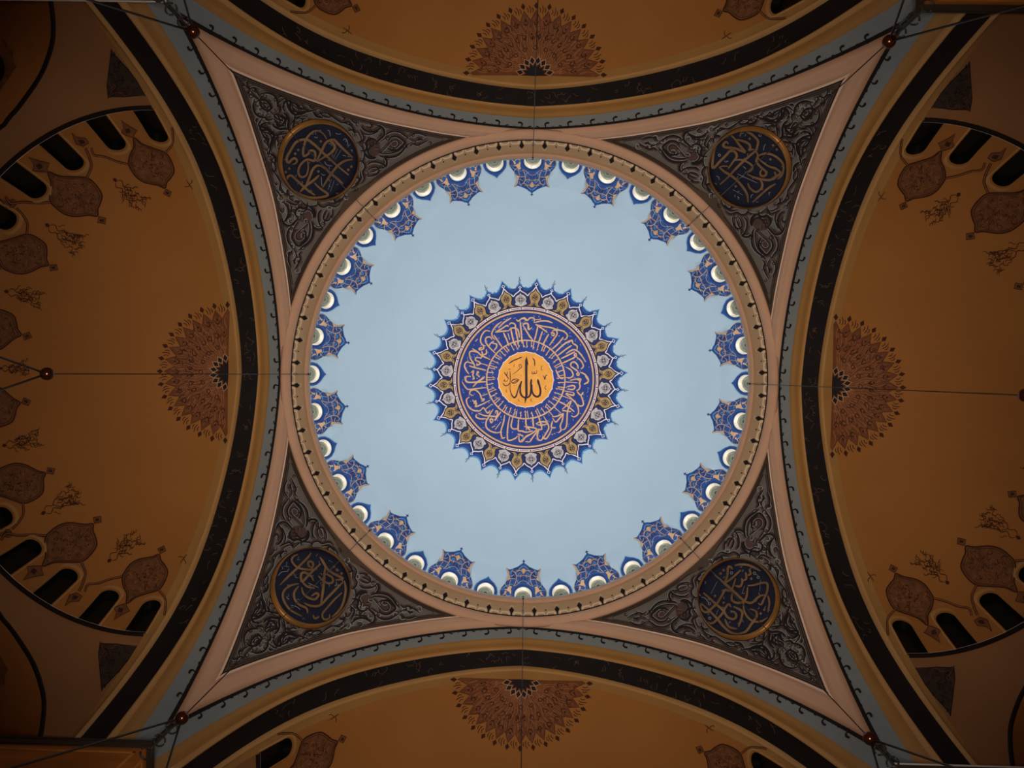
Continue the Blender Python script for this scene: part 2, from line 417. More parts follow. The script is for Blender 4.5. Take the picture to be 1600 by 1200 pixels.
# big and small painted surrounds
X = lambda pts, sx=1: np.array([(sx*(x)/12, -(592.3 - 215 - y/12)) for x, y in pts])
def mirror(f, pts):
    f(X(pts)); f(X(pts, -1))
def crown():
    hole = ar(arch_outline(HW+.3, 357, 339, 326.8))
    base = dome(np.array([[0, -345.0]]))[0]*S
    root = empty('crown_ornament', base)
    half = [(330, 330), (400, 380), (438, 450), (440, 520), (405, 590), (340, 670), (297, 740), (284, 800), (292, 860), (330, 940), (322, 952), (270, 925), (225, 935), (150, 965), (105, 985), (85, 1000), (60, 1022), (25, 1040), (14, 1060)]
    right = X(half); left = X(half, -1)
    c0 = np.array([(14.4, -357), (24, -352)]); c1 = c0*np.array([-1, 1])
    outline = np.concatenate([c0[1:], right, left[::-1], c1[1:][::-1], [c1[0]], ar(arch_outline(HW+.3, 357, 339, 326.8)), [c0[0]]])
    MB(dome).fill(outline, .0014, 5).build('blue_field', MAT['blue'], root)
    d_ = MB(dome)
    d_.rib(ar(arch_outline(HW+1.8, 357, 339, 325.2)), 2.6, .002, smooth=False, taper=1)
    for sx in (1, -1):
        d_.fill(X([(330, 345), (400, 400), (428, 470), (420, 520), (340, 470), (300, 400)], sx), .0019)
        d_.rib(X([(300, 560), (340, 600), (330, 650)], sx), 2.2, .0019)
        d_.rib(X([(70, 700), (20, 760), (80, 790)], sx), 2.0, .0019); d_.rib(X([(170, 760), (200, 820), (180, 880)], sx), 3.4, .0019); d_.rib(X([(380, 600), (300, 640), (220, 650)], sx), 2.6, .0019); d_.rib(X([(30, 880), (80, 910), (120, 950)], sx), 2.6, .0019)
        d_.rib(X([(60, 980), (110, 950), (200, 920)], sx), 2, .0019)
    d_.build('dark_blue_shading', MAT['deep'], root)
    h_ = MB(dome)  # lighter blue strokes of the painted ornament
    for sx in (1, -1):
        h_.rib(X([(190, 640), (250, 640), (330, 610), (380, 570)], sx), 1.3, .0021); h_.rib(X([(90, 930), (60, 960), (0, 1000)], sx), 1.6, .0021)
        h_.rib(X([(120, 800), (80, 850), (50, 870)], sx), 1.2, .0021); h_.rib(X([(60, 660), (110, 690), (100, 740)], sx), 1.2, .0021)
        h_.rib(X([(240, 830), (230, 880), (190, 930)], sx), 1.2, .0021)
    h_.build('light_blue_strokes', MAT['halo'], root)
    g_ = MB(dome)
    for sx in (1, -1):
        g_.fill(X([(352, 668), (300, 715), (250, 742), (232, 752), (250, 765), (262, 800), (270, 870), (300, 925), (328, 948), (306, 890), (288, 820), (292, 760), (318, 705)], sx), .0024, 3)
        g_.fill(X([(225, 490), (240, 455), (262, 500), (320, 530), (372, 545), (310, 552), (285, 580), (268, 620), (240, 612), (212, 600), (232, 560)], sx), .0024, 3)
        g_.fill(X([(310, 500), (345, 455), (400, 430), (360, 470), (340, 520)], sx), .0024, 3)
        g_.rib(X([(232, 752), (190, 748), (140, 745)], sx), 1.0, .0026); g_.rib(X([(190, 610), (150, 670), (132, 740), (130, 810), (165, 870), (230, 905)], sx), 1.1, .0026)
        g_.rib(X([(340, 460), (290, 420), (230, 440)], sx), 1.0, .0026); g_.rib(X([(372, 545), (420, 545)], sx), .9, .0026)
        g_.rib(X([(0, 840), (25, 885), (60, 905), (140, 908)], sx), 1.1, .0026); g_.rib(X([(0, 820), (50, 800), (60, 770)], sx), .8, .0026)
    for sx in (1, -1):
        g_.rib(X([(285, 580), (330, 620), (340, 665)], sx), .8, .0026); g_.rib(X([(262, 800), (215, 800), (180, 830)], sx), .8, .0026)
        g_.rib(X([(270, 870), (225, 880)], sx), .8, .0026); g_.rib(X([(130, 810), (80, 800), (40, 840)], sx), .8, .0026); g_.rib(X([(165, 870), (110, 890), (80, 940)], sx), .8, .0026)
        g_.rib(X([(190, 610), (120, 640), (60, 700), (0, 720)], sx), .7, .0026); g_.rib(X([(268, 620), (250, 680), (232, 745)], sx), .7, .0026)
    g_.fill(X([(0, 862), (26, 905), (48, 925), (0, 950), (-48, 925), (-26, 905)]), .0024, 3)
    g_.build('gold_scrollwork', MAT['gold'], root)
    o_ = MB(dome)
    for sx in (1, -1): o_.rib(X(half[:5], sx), 1.0, .0026); o_.rib(X(half[5:10], sx), .8, .0026)
    o_.build('brown_outline', MAT['goldbrown'], root)
    t_ = MB(dome)
    t_.fill(X([(0, 1045), (12, 1070), (38, 1085), (12, 1092), (0, 1118), (-12, 1092), (-38, 1085), (-12, 1070)]), .0022, 2)
    t_.build('finial', MAT['deep'], root)
    return root
def small():
    base = dome(np.array([[0, -345.0]]))[0]*S
    root = empty('window_surround', base)
    outl = [(-19, 352), (-18.6, 338), (-16.5, 331.5), (-11, 325.5), (-5, 321.5), (-2.6, 319.8), (0, 316.8), (2.6, 319.8), (5, 321.5), (11, 325.5), (16.5, 331.5), (18.6, 338), (19, 352)]
    inn = arch_outline(HW+.3, 352, 339, 326.8)
    MB(dome).fill(np.concatenate([ar(outl), ar(inn)[::-1]]), .0014, 4).build('blue_band', MAT['blue'], root)
    MB(dome).rib(ar(arch_outline(HW+1.6, 352, 339, 325.3)), 2.2, .002, smooth=False, taper=1).build('dark_blue_line', MAT['deep'], root)
    MB(dome).rib(ar(outl), .9, .002, smooth=False, taper=1).build('pale_edge_line', MAT['halo'], root)
    return root
cr = crown(); sm = small()
for kk in range(18):
    c = cr if kk == 0 else rotated(cr, math.radians(20*kk))
    tag(c, 'tall blue and gold crown ornament around dome window, ' + ('topmost of the ring' if kk == 0 else nth(kk) + ' clockwise from topmost'), 'ornament', 'crown ornaments around dome windows')
for kk in range(18):
    c = rotated(sm, math.radians(20*kk + 10))
    tag(c, 'small pointed blue surround around dome window, ' + ('first clockwise from the top crown' if kk == 0 else nth(kk) + ' clockwise from top crown'), 'ornament', 'small blue window surrounds')
for ch in list(sm.children): bpy.data.objects.remove(ch)
bpy.data.objects.remove(sm)

# ================================================================== ring cornice at the foot of the dome
ring = empty('trim_1', (0, 0, 3.09*S)); tag(ring, 'round cornice ring with pink moulding and beige band below the dome', 'cornice', kind='structure')
def rev(name, prof, m, parent):
    v, f = revolve(prof); return link(name, rawmesh(name, v - np.array([0, 0, 3.09*S]), f, m), parent)
rev('pink_moulding', [(1.0, 3.1), (.9985, 3.078), (.992, 3.070), (.984, 3.0705), (.974, 3.075), (.966, 3.084), (.9625, 3.094), (.962, 3.10)], MAT['pink'], ring)
rev('painted_gap_shade', [(.962, 3.097), (.9575, 3.0975)], MAT['lineblack'], ring)  # flat black strip; the gap's shade is put in as colour
rev('beige_band', [(.9575, 3.0985), (.950, 3.106), (.940, 3.122), (.929, 3.145), (.9235, 3.154)], MAT['beige'], ring)
rev('inner_moulding', [(.9235, 3.153), (.9215, 3.149), (.918, 3.149), (.914, 3.154), (.911, 3.162), (.909, 3.172)], MAT['pink'], ring)
rev('top_ledge', [(.909, 3.172), (.9092, 3.188), (.914, 3.190), (.916, 3.178), (.9475, 3.178), (.952, 3.17)], MAT['reveal'], ring)
rev('led_strip', [(.930 + .004*math.cos(2*PI*i/8), 3.184 + .004*math.sin(2*PI*i/8)) for i in range(9)], MAT['led'], ring)
# hanging diamonds and the garland between them (64 of each)
def cove(uv):                       # chart point on the beige band cone
    r = np.hypot(uv[:, 0], uv[:, 1]); z = np.interp(r, [352, 353.6, 360.5, 366.8, 371, 373], [3.153, 3.152, 3.122, 3.106, 3.0985, 3.0975])
    return np.stack([uv[:, 0]/F*z, uv[:, 1]/F*z, z], 1)
loc0 = np.array([0, 0, 3.09*S])
dm = MB(cove).fill([(-1, -372), (1, -372), (1.3, -368), (4.2, -363.6), (1, -360), (0, -359), (-1, -360), (-4.2, -363.6), (-1.3, -368)], .0018, 3).mesh('diamond', MAT['lineblack'], loc0)
gl = MB(cove)
g0 = math.radians(5.625)
def pol(r, t): return (r*math.sin(t), -r*math.cos(t))
for a, b in ((.1, .47), (.53, .9)):
    gl.rib([pol(371 if i in (0, 6) else 368.4 - 1.1*math.sin(PI*i/6), g0*(a+(b-a)*i/6)) for i in range(7)], 2.6, .002, taper=.7)
gl.rib([pol(371.3, g0*.06), pol(368, g0*.10), pol(365.5, g0*.14)], 1.2, .0022); gl.rib([pol(371.3, g0*.94), pol(368, g0*.90), pol(365.5, g0*.86)], 1.2, .0022)
glm = gl.mesh('garland', MAT['garland'], loc0)
dtm = MB(cove).dot(pol(363.8, g0*.5), 1.2, .002).mesh('bead', MAT['lineblack'], loc0)
tpm = MB(cove).rib([pol(359, -.008), pol(357.2, 0), pol(359, .008)], .9, .002).mesh('diamond_chevron', MAT['garland'], loc0)  # pale chevron under each diamond
for kk in range(64):
    for nm, me, an in (('diamond', dm, 5.625*(kk+.5)), ('garland', glm, 5.625*(kk+.5)), ('bead', dtm, 5.625*(kk+.5)), ('diamond_chevron', tpm, 5.625*(kk+.5))):
        o = link(nm, me, ring); o.rotation_euler.z = math.radians(an)

# ================================================================== medallion at the crown of the dome
MC = (822.0, 592.5)
med = empty('dome_medallion', dome(np.array([[0, 0.0]]))[0]*S)
tag(med, 'round blue and gold medallion with gilded calligraphy centre at the crown of the dome', 'medallion')
def rose(r1, r2, v1, p1=1.0):
    """eighteen long and eighteen short points"""
    pts = []
    for k in range(18):
        for j, (a, r) in enumerate([(0, r1), (.7, r1-3.6), (1.6, r1-7.2), (3.2, v1+2.0), (5, v1), (7, v1+.6), (8.6, r2-4.2), (9.4, r2-1.8), (10, r2), (10.6, r2-1.8), (11.4, r2-4.2), (13, v1+.6), (15, v1), (16.8, v1+2.0), (18.4, r1-7.2), (19.3, r1-3.6)]):
            pts.append(pol(r, math.radians(5 + 20*k + a)))
    return pts
def ringpoly(mb, r, w, off, n=144):
    mb.rib([pol(r, 2*PI*i/n) for i in range(n)], w, off, closed=True, smooth=False); return mb
MB(dome).fill(rose(159.5, 152.5, 145.5), .001, 12).build('pale_halo', MAT['halo'], med)
MB(dome).fill(rose(157, 150, 142.8), .0014, 12).build('blue_halo', MAT['blue'], med)
MB(dome).fill(rose(153.5, 147, 138.5), .0018, 12).build('deep_blue_rosette', MAT['deep'], med)
wl = MB(dome)
for k in range(18):
    A = math.radians(5+20*k); D = math.radians
    for sg in (1, -1):
        wl.rib([pol(146.5, A), pol(144.5, A+sg*D(.35)), pol(139.5, A+sg*D(1.6)), pol(136, A+sg*D(3.0)), pol(133.8, A+sg*D(4.2)), pol(131, A+sg*D(4.9))], 1.5, .0026, taper=1)
        B = A + sg*D(10)
        wl.rib([pol(141.5, B), pol(139, B-sg*D(.5)), pol(136.5, B-sg*D(2.0)), pol(134.8, B-sg*D(3.2)), pol(131, B-sg*D(4.9))], 1.4, .0026, taper=1)
    for rr, ang, sz in ((149.5, A, 2.5), (144.3, A+D(10), 2.0)):
        c = pol(rr, ang); e = (math.sin(ang), -math.cos(ang)); l = (e[1], -e[0])
        wl.rib([(c[0]+sz*e[0], c[1]+sz*e[1]), (c[0]+sz*l[0], c[1]+sz*l[1]), (c[0]-sz*e[0], c[1]-sz*e[1]), (c[0]-sz*l[0], c[1]-sz*l[1])], 1.25, .0027, closed=True, smooth=False)
wl.build('white_tracery', MAT['whiteline'], med)
def P2(pts): return np.array([(x, -r) for x, r in pts])
gc = [(0, 142.3), (2.2, 139), (5.2, 136.8), (8.2, 133.8), (9.3, 130), (8.6, 126), (6.8, 122.5), (6.2, 119.5), (7.6, 117.4), (10.6, 116.4), (11.2, 114.6), (4.2, 114.4), (1.8, 116.4), (0, 119.4)]
gc = gc + [(-x, r) for x, r in gc[::-1] if x > 0]
sc_ = [(0, 136.8), (2, 133.8), (5.4, 132.6), (8.2, 130), (9.6, 125.6), (8.4, 121.6), (10, 119.6), (9.4, 117), (4, 115), (0, 113.6)]
sc_ = sc_ + [(-x, r) for x, r in sc_[::-1] if x > 0]
mloc = tuple(med.location)
G1 = MB(dome).fill(P2(gc), .003, 3).mesh('gold_cartouche', MAT['goldbrown'], mloc)
G1e = MB(dome).rib(P2(gc), 1.5, .0032, closed=True, smooth=False).mesh('dark_edge', MAT['ink'], mloc)
q = MB(dome)
for a in range(4):
    t = PI/4 + a*PI/2; q.rib([(3.9*math.cos(t), -129.5+3.9*math.sin(t)), (1.6*math.cos(t+.6), -129.5+1.6*math.sin(t+.6)), (0.4*math.cos(t), -129.5+.4*math.sin(t))], 1.1, .0036)
    q.dot((2.6*math.cos(t+PI/4), -129.5+2.6*math.sin(t+PI/4)), 1.0, .0036)
q.rib(P2([(0, 134.8), (3.6, 131.5), (3.9, 127.5), (1.8, 124.6), (0, 123.5), (-1.8, 124.6), (-3.9, 127.5), (-3.6, 131.5)]), .8, .0036, closed=True)
q.rib(P2([(0, 123.5), (0, 119.5)]), 1, .0036); q.rib(P2([(0, 121), (3.2, 119), (4.5, 116.4)]), .8, .0036); q.rib(P2([(0, 121), (-3.2, 119), (-4.5, 116.4)]), .8, .0036)
G1f = q.mesh('dark_flower', MAT['ink'], mloc)
S1 = MB(dome).fill(P2(sc_), .003, 3).mesh('silver_cartouche', MAT['silver'], mloc)
S1e = MB(dome).rib(P2(sc_), 1.5, .0032, closed=True, smooth=False).mesh('dark_edge', MAT['ink'], mloc)
q = MB(dome)
q.rib(P2([(0, 132), (6.6, 125.2), (0, 118.4), (-6.6, 125.2)]), .9, .0036, closed=True, smooth=False)
for a in range(4):
    t = a*PI/2; c = (2.7*math.cos(t), -125.2+2.7*math.sin(t)); q.rib([(c[0]+1.3*math.cos(j*PI/3), c[1]+1.3*math.sin(j*PI/3)) for j in range(6)], .8, .0036, closed=True)
    q.dot((3.0*math.cos(t+PI/4), -125.2+3.0*math.sin(t+PI/4)), .9, .0036)
S1f = q.mesh('dark_flower', MAT['ink'], mloc)
fn = MB(dome)
fn.rib(P2([(0, 149), (.3, 153), (-.4, 157), (.3, 161.5)]), .9, .0022, taper=.5); fn.rib(P2([(0, 154), (2, 155.5), (1.4, 157.5)]), .7, .0022); fn.rib(P2([(0, 151.5), (-1.8, 153.2), (-1.2, 155)]), .7, .0022)
FN = fn.mesh('finial', MAT['deep'], mloc)
def addrot(name, me, parent, deg):
    o = link(name, me, parent); o.rotation_euler.z = math.radians(deg); return o
for k in range(18):
    o = addrot('gold_cartouche', G1, med, 5+20*k); link('dark_edge', G1e, o); link('dark_flower', G1f, o)
    o = addrot('silver_cartouche', S1, med, 15+20*k); link('dark_edge', S1e, o); link('dark_flower', S1f, o)
    addrot('finial', FN, med, 15+20*k)
nd = MB(dome).fill([pol(113.5, 2*PI*i/96) for i in range(96)], .0022, 7).build('navy_disc', MAT['navy'], med)
ringpoly(MB(dome), 111.6, 4.4, .0030).build('white_ring', MAT['pinkwhite'], med)
q = ringpoly(ringpoly(ringpoly(MB(dome), 114.0, .9, .0034), 109.2, .9, .0034), 107.3, .7, .0034)
for k in range(36):
    A = math.radians(10*k+5); q.rib([pol(111.6, A+math.radians(1.4)), pol(111.6, A+math.radians(8.6))], .9, .0034, taper=1)
    q.dot(pol(111.6, A), 1.4, .0034, 4)
q.build('dark_ring_lines', MAT['ink'], med)
ringpoly(MB(dome), 105.7, 2.6, .0030).build('pink_ring', MAT['gold'], med)
gd = [pol(43.2 + (.9 if i % 5 == 0 else -.35), 2*PI*i/100) for i in range(100)]
MB(dome).fill(gd, .0032, 6).build('gilded_disc', MAT['golddisc'], med)
MB(dome).rib(gd, 1.3, .0036, closed=True, smooth=False).build('disc_edge', MAT['pinkwhite'], med)
# central word
Z = crop(760, 530, 9.231, MC); q = MB(dome); IO = .0040
q.fill(Z([(585, 245), (600, 300), (614, 372), (598, 356), (598, 600), (601, 800), (585, 860), (562, 930), (556, 860), (566, 800), (562, 600), (562, 300)]), IO, 3)
q.rib(Z([(350, 640), (346, 720), (368, 795), (405, 838), (435, 812), (456, 740), (482, 665), (515, 600)]), [.8, 1, 1.6, 2.6, 2.4, 1.8, 2, 2.2], IO)
q.rib(Z([(512, 605), (497, 670), (492, 750), (515, 810), (562, 840), (612, 828), (640, 790), (650, 700), (648, 620), (655, 572)]), [1.6, 2.4, 3, 3, 2.4, 2.6, 3, 3.2, 3.0, 1.8], IO)
q.rib(Z([(664, 650), (664, 740), (688, 800), (735, 826), (775, 802), (786, 740), (770, 660), (748, 575)]), [1.6, 2.4, 3, 3.2, 3.2, 3.2, 3, 1.8], IO)
q.fill(Z([(640, 600), (655, 560), (672, 610), (660, 600), (656, 640), (640, 640)]), IO, 2); q.fill(Z([(734, 600), (748, 562), (780, 625), (764, 610), (770, 650), (748, 650)]), IO, 2)
for w, p in [(1.2, [(665, 455), (662, 485), (680, 496), (695, 485), (695, 460), (698, 488), (716, 492), (732, 470), (728, 440)]), (1.6, [(672, 265), (700, 310), (704, 380)]), (1.8, [(330, 345), (390, 305), (450, 280), (520, 250)]),
             (1.0, [(380, 505), (450, 455), (485, 420), (510, 402), (512, 375), (490, 358), (472, 378), (492, 398)]), (1.5, [(262, 470), (290, 515), (322, 565)]), (1.2, [(345, 455), (348, 560), (345, 645)]),
             (1.2, [(308, 465), (300, 530), (330, 570)]), (1.1, [(370, 590), (415, 568), (475, 582), (430, 600), (385, 625), (366, 605), (400, 580), (440, 590)]), (1.2, [(370, 630), (420, 628), (470, 590)]),
             (1.0, [(240, 600), (262, 590), (272, 572), (266, 602), (300, 602), (312, 570)]), (1.4, [(245, 630), (268, 662), (310, 662), (348, 620)]), (.9, [(812, 370), (795, 410), (802, 436), (815, 436)]),
             (1.3, [(822, 520), (840, 545), (850, 578), (856, 540), (868, 515), (888, 520)]), (1.1, [(866, 660), (850, 695), (858, 716), (872, 714)]), (.8, [(296, 720), (288, 745), (300, 766)]), (.8, [(470, 855), (466, 882), (486, 890)]),
             (.8, [(656, 850), (642, 880), (664, 890)]), (.7, [(411, 352), (399, 380), (412, 390)])]:
    q.rib(Z(p), w, IO, taper=.6)
for p in [(405, 665), (437, 660), (505, 520), (330, 430), (345, 425)]: q.dot(Z([p])[0], .7, IO)
q.build('centre_lettering', MAT['ink'], med)
# the verse around it
q = MB(dome); VO = .0034
ringpoly(q, 61.4, 2.1, VO)
for i in range(58):
    t = 2*PI*(i + .25*math.sin(i*2.1))/58; r1 = 49.5 + 1.6*math.sin(i*1.7)
    q.rib([pol(62, t), pol(56, t+.006), pol(r1, t+.012)], [1.4, 1.5, .5], VO)
    q.rib([pol(r1+.2, t+.012), pol(r1+3.4, t+.038)], [.4, 1.4], VO, smooth=False)
TX = {
 (710, 480): [[(970,180),(1000,210),(1060,170),(1110,180),(1130,200),(1190,150)],[(890,160),(780,230),(690,320)],[(740,220),(650,290),(590,390),(600,460),(640,500)],[(640,385),(740,330),(820,280),(850,300)],[(640,385),(740,370),(850,360)],
  [(620,430),(690,530),(750,620)],[(770,390),(820,500),(860,600)],[(840,370),(900,320),(980,330),(1010,390),(1020,470)],[(860,270),(890,240),(950,260),(960,330),(990,480),(1005,560)],[(880,310),(910,450),(945,590)],[(840,400),(870,500)],
  [(1030,210),(1050,400),(1062,560)],[(1080,280),(1090,255),(1150,250),(1170,330)],[(1080,280),(1150,400),(1190,470)],[(560,370),(490,360),(430,430),(410,520),(440,580),(490,600)],[(590,500),(560,460),(500,470),(490,530),(540,610),(640,710)],
  [(620,520),(560,570),(540,610)],[(600,560),(660,570),(660,620),(620,670)],[(450,590),(460,640),(400,660),(390,640),(440,620)],[(500,650),(500,720),(440,740)],[(280,640),(370,700),(430,750),(560,810)],
  [(390,710),(290,680),(240,700),(250,790),(300,870),(330,950)],[(420,790),(350,780),(330,820),(390,850),(400,880),(350,900),(360,870)],[(300,880),(200,850),(160,900),(180,970),(230,1040)],[(230,910),(330,940),(500,980)],[(400,870),(520,900)],
  [(260,1020),(300,990),(290,1060),(310,1110),(280,1120)],[(350,1000),(380,1010),(350,1040),(400,1090)],[(260,1080),(190,1080),(180,1140),(240,1170),(400,1160),(500,1160)],[(470,1100),(400,1150)],[(430,680),(440,740),(410,800)],[(330,530),(365,490)]],
 (815, 480): [[(0,170),(50,160),(90,200),(140,160),(200,170),(200,240)],[(210,235),(300,210),(400,210),(490,240)],[(210,190),(310,180)],[(220,260),(330,290),(450,310),(560,345),(660,370),(720,430),(700,490),(660,500)],[(220,260),(330,330),(410,390)],[(260,290),(230,420),(205,510)],
  [(30,290),(40,250),(100,250),(110,340),(170,310)],[(30,280),(100,400),(180,510)],[(330,370),(290,490),(265,560)],[(430,410),(370,520),(340,580)],[(480,370),(540,350),(560,410),(510,490),(440,590)],[(470,420),(500,440),(515,410),(480,390),(465,410)],[(660,460),(580,560),(480,650)],
  [(770,510),(660,580),(530,700)],[(740,550),(790,510),(810,560),(870,600),(870,660)],[(790,590),(700,650),(570,750)],[(700,720),(780,670),(840,660),(920,720),(1010,850)],[(840,690),(740,740),(620,800)],[(870,740),(850,718),(828,740),(850,762),(870,740)],[(850,770),(750,820),(640,870)],
  [(860,770),(940,840),(970,920),(930,960)],[(890,960),(880,900),(830,850),(780,870),(780,920),(850,970),(890,1000)],[(912,1040),(890,1018),(868,1040),(890,1062),(912,1040)],[(920,1010),(1000,1050),(1050,1130),(1030,1190)],[(540,970),(600,1090),(660,1110)],[(700,930),(780,980),(810,1060),(760,1100),(700,1090)],
  [(680,1160),(860,1175)],[(760,1140),(860,1120),(920,1150),(900,1190)]],
 (710, 585): [[(160,30),(190,110),(300,120),(500,110)],[(480,30),(380,100),(290,190)],[(120,110),(170,190),(220,230),(330,220),(500,200)],[(300,330),(240,300),(260,250),(330,240),(400,300),(430,380),(470,380),(450,410),(420,410)],[(430,330),(520,300)],[(290,390),(300,420),(340,410),(310,450),(350,450),(330,500),(420,470),(560,400)],
  [(240,350),(190,390),(210,480),(280,550),(380,570),(430,540)],[(490,540),(590,460)],[(430,540),(460,520),(520,600),(560,560)],[(370,600),(470,640),(580,650),(660,650),(680,580),(650,570),(650,610)],[(500,690),(400,690),(340,660),(350,620)],[(610,540),(570,600),(540,660),(500,730),(500,820),(560,880),(660,910),(740,890)],
  [(600,740),(600,700),(560,700),(575,750),(600,740)],[(730,580),(680,650),(630,720)],[(730,740),(640,860)],[(790,630),(770,750),(730,890),(750,990),(800,980)],[(870,650),(840,800),(830,960),(850,1030),(950,1000),(990,960)],[(920,660),(890,800),(930,850),(1010,840)],[(1010,690),(1000,860),(1030,880),(1080,880)],[(1120,690),(1130,800),(1190,870)],
  [(1010,950),(1020,1040),(1070,1040),(1120,970),(1190,930)],[(990,930),(1040,945),(1085,965)],[(1110,1050),(1190,1050)],[(585,830),(640,800)]],
 (815, 585): [[(700,115),(880,125)],[(870,60),(930,70),(910,130),(920,180),(900,230),(860,250)],[(1000,20),(1050,100),(980,150)],[(710,190),(800,170),(840,190),(810,230),(720,225)],[(660,250),(820,280)],[(870,260),(930,320),(970,270)],[(930,320),(960,400),(970,470),(920,490),(850,450)],[(700,290),(760,310),(820,320),(820,280)],
  [(640,330),(800,390)],[(690,300),(760,350),(800,390),(850,440),(890,520),(890,610),(830,660),(780,640)],[(590,420),(720,490),(830,580)],[(640,540),(700,490),(780,410),(740,520),(720,600),(710,780),(680,850),(640,860)],[(640,560),(720,570),(780,580)],[(520,510),(620,600)],[(480,660),(560,650),(660,610),(600,680),(540,740),(490,680)],
  [(660,620),(640,720),(610,800),(620,870),(580,910)],[(430,570),(500,650)],[(490,720),(470,820),(540,830)],[(350,650),(400,740),(430,830),(380,930),(350,990),(390,1000),(440,930),(480,830)],[(265,640),(290,720),(320,850),(260,850)],[(230,770),(290,740),(380,740),(400,770),(320,790),(240,780)],[(160,680),(180,700),(190,820)],[(75,700),(80,870)],
  [(40,810),(120,820),(240,850),(180,910),(80,970),(0,1030)],[(80,1040),(130,1050),(180,980),(240,900),(270,870),(250,960),(270,1020),(320,1020),(340,960)],[(0,880),(80,900),(180,880)],[(470,930),(495,938)],[(510,920),(530,925)]]}
for (ox, oy), L in TX.items():
    Zq = crop(ox, oy, 10, MC)
    for p in L: q.rib(Zq(p), 2.25, VO, taper=.55)
q.build('verse_lettering', MAT['gold'], med)
q = MB(dome)
for i in range(330):
    r = math.sqrt(rng.uniform(48**2, 101**2)); t = rng.uniform(0, 2*PI)
    if rng.random() < .4: q.sq(pol(r, t), rng.uniform(.5, .9), .0030, t)
    else:
        a = rng.uniform(0, PI); l = rng.uniform(1, 2.4); c = pol(r, t)
        q.rib([(c[0]-l*math.cos(a), c[1]-l*math.sin(a)), (c[0]+.5, c[1]), (c[0]+l*math.cos(a), c[1]+l*math.sin(a))], .7, .0030, n=2)
o = q.build('vowel_mark_tracery', MAT['speck'], med); o['kind'] = 'stuff'

def settle(o, du, dv):
    """slide a thing over the dome by a small turn about the dome's centre"""
    c = Vector((0, 0, 3.15*S)); r = (Vector((0, 0, 4.1))).rotation_difference(Vector((du/F*4.1, dv/F*4.1, .95)) + Vector((0, 0, 0)))
    m = Matrix.Translation(c) @ r.to_matrix().to_4x4() @ Matrix.Translation(-c) @ Matrix.Translation(o.location)
    o.location = m.to_translation(); o.rotation_euler = m.to_euler()
settle(med, -2.7, 2.5)
# ================================================================== pendentives
def arch_chart(t):       # the arch edge at x=1 as seen in the chart (u along the bay axis +X)
    z = hL(np.abs(t)); return np.stack([F/z, t*F/z], 1)
pe = np.array([un(*p) for p in [(740, 213.5), (710, 211), (660, 202.5), (560, 180.6), (480, 154), (415, 130), (352, 101)]])
pv = np.concatenate([[0], -pe[:, 0], [479.]]); pu = np.concatenate([[377.5], -pe[:, 1], [479.]])
pu[-2], pv[-2] = 472, 468
ss = np.linspace(0, 1, 61)
inn_v = spline(np.stack([pu, pv], 1), 8); 
arcl = np.concatenate([[0], np.cumsum(np.linalg.norm(np.diff(inn_v, axis=0), axis=1))]); arcl /= arcl[-1]
inner_edge = np.stack([np.interp(ss, arcl, inn_v[:, 0]), np.interp(ss, arcl, inn_v[:, 1])], 1)
outer_edge = arch_chart(ss)
cyc = lambda a: np.stack([a[:, 0], -a[:, 1]], 1)
# ground of the pendentive, canonical lower right quadrant
gm = MB(pend)
th = np.linspace(0.0, PI/2, 61)
oe = np.concatenate([outer_edge[::2], outer_edge[::-2][1:, ::-1]])
ang = np.arctan2(oe[:, 1], oe[:, 0]); rr = np.hypot(oe[:, 0], oe[:, 1])
rmax = np.interp(th, ang, rr)
ci = np.stack([379*np.cos(th), 379*np.sin(th)], 1); co = np.stack([rmax*np.cos(th), rmax*np.sin(th)], 1)
gm.strip(ci, co, [(i/14, 0) for i in range(15)])
# panel outline
Lp = inner_edge[inner_edge[:, 1] > 84]
tip = Lp[0]
a0 = math.atan2(tip[1], tip[0]); a1 = PI/2 - a0
arc = [(388*math.cos(t), 388*math.sin(t)) for t in np.linspace(a0+.01, a1-.01, 40)]
def panel(ins):
    """panel outline drawn inwards by ins"""
    side = Lp.copy(); t = np.gradient(side, axis=0); n = np.stack([-t[:, 1], t[:, 0]], 1); n /= np.linalg.norm(n, axis=1, keepdims=True)
    side = side + n*ins
    ok = (np.hypot(side[:, 0], side[:, 1]) > 388 + ins + .4) & (side[:, 0] > side[:, 1] + .3)
    side = side[ok]; R = 388 + ins
    b0 = math.atan2(side[0, 1], side[0, 0]) + .004
    ar_ = [(R*math.cos(t), R*math.sin(t)) for t in np.linspace(b0, PI/2-b0, 40)]
    e = side[-1]; c = np.array([[(e[0]+e[1])/2 + (e[0]-e[1])*.6]*2])
    return np.concatenate([side, c, side[::-1, ::-1], np.array(ar_)[::-1]])
CX = crop(340, 90, 10, CEN, PI); CY = crop(330, 80, 3, CEN, PI)
arabesque = []
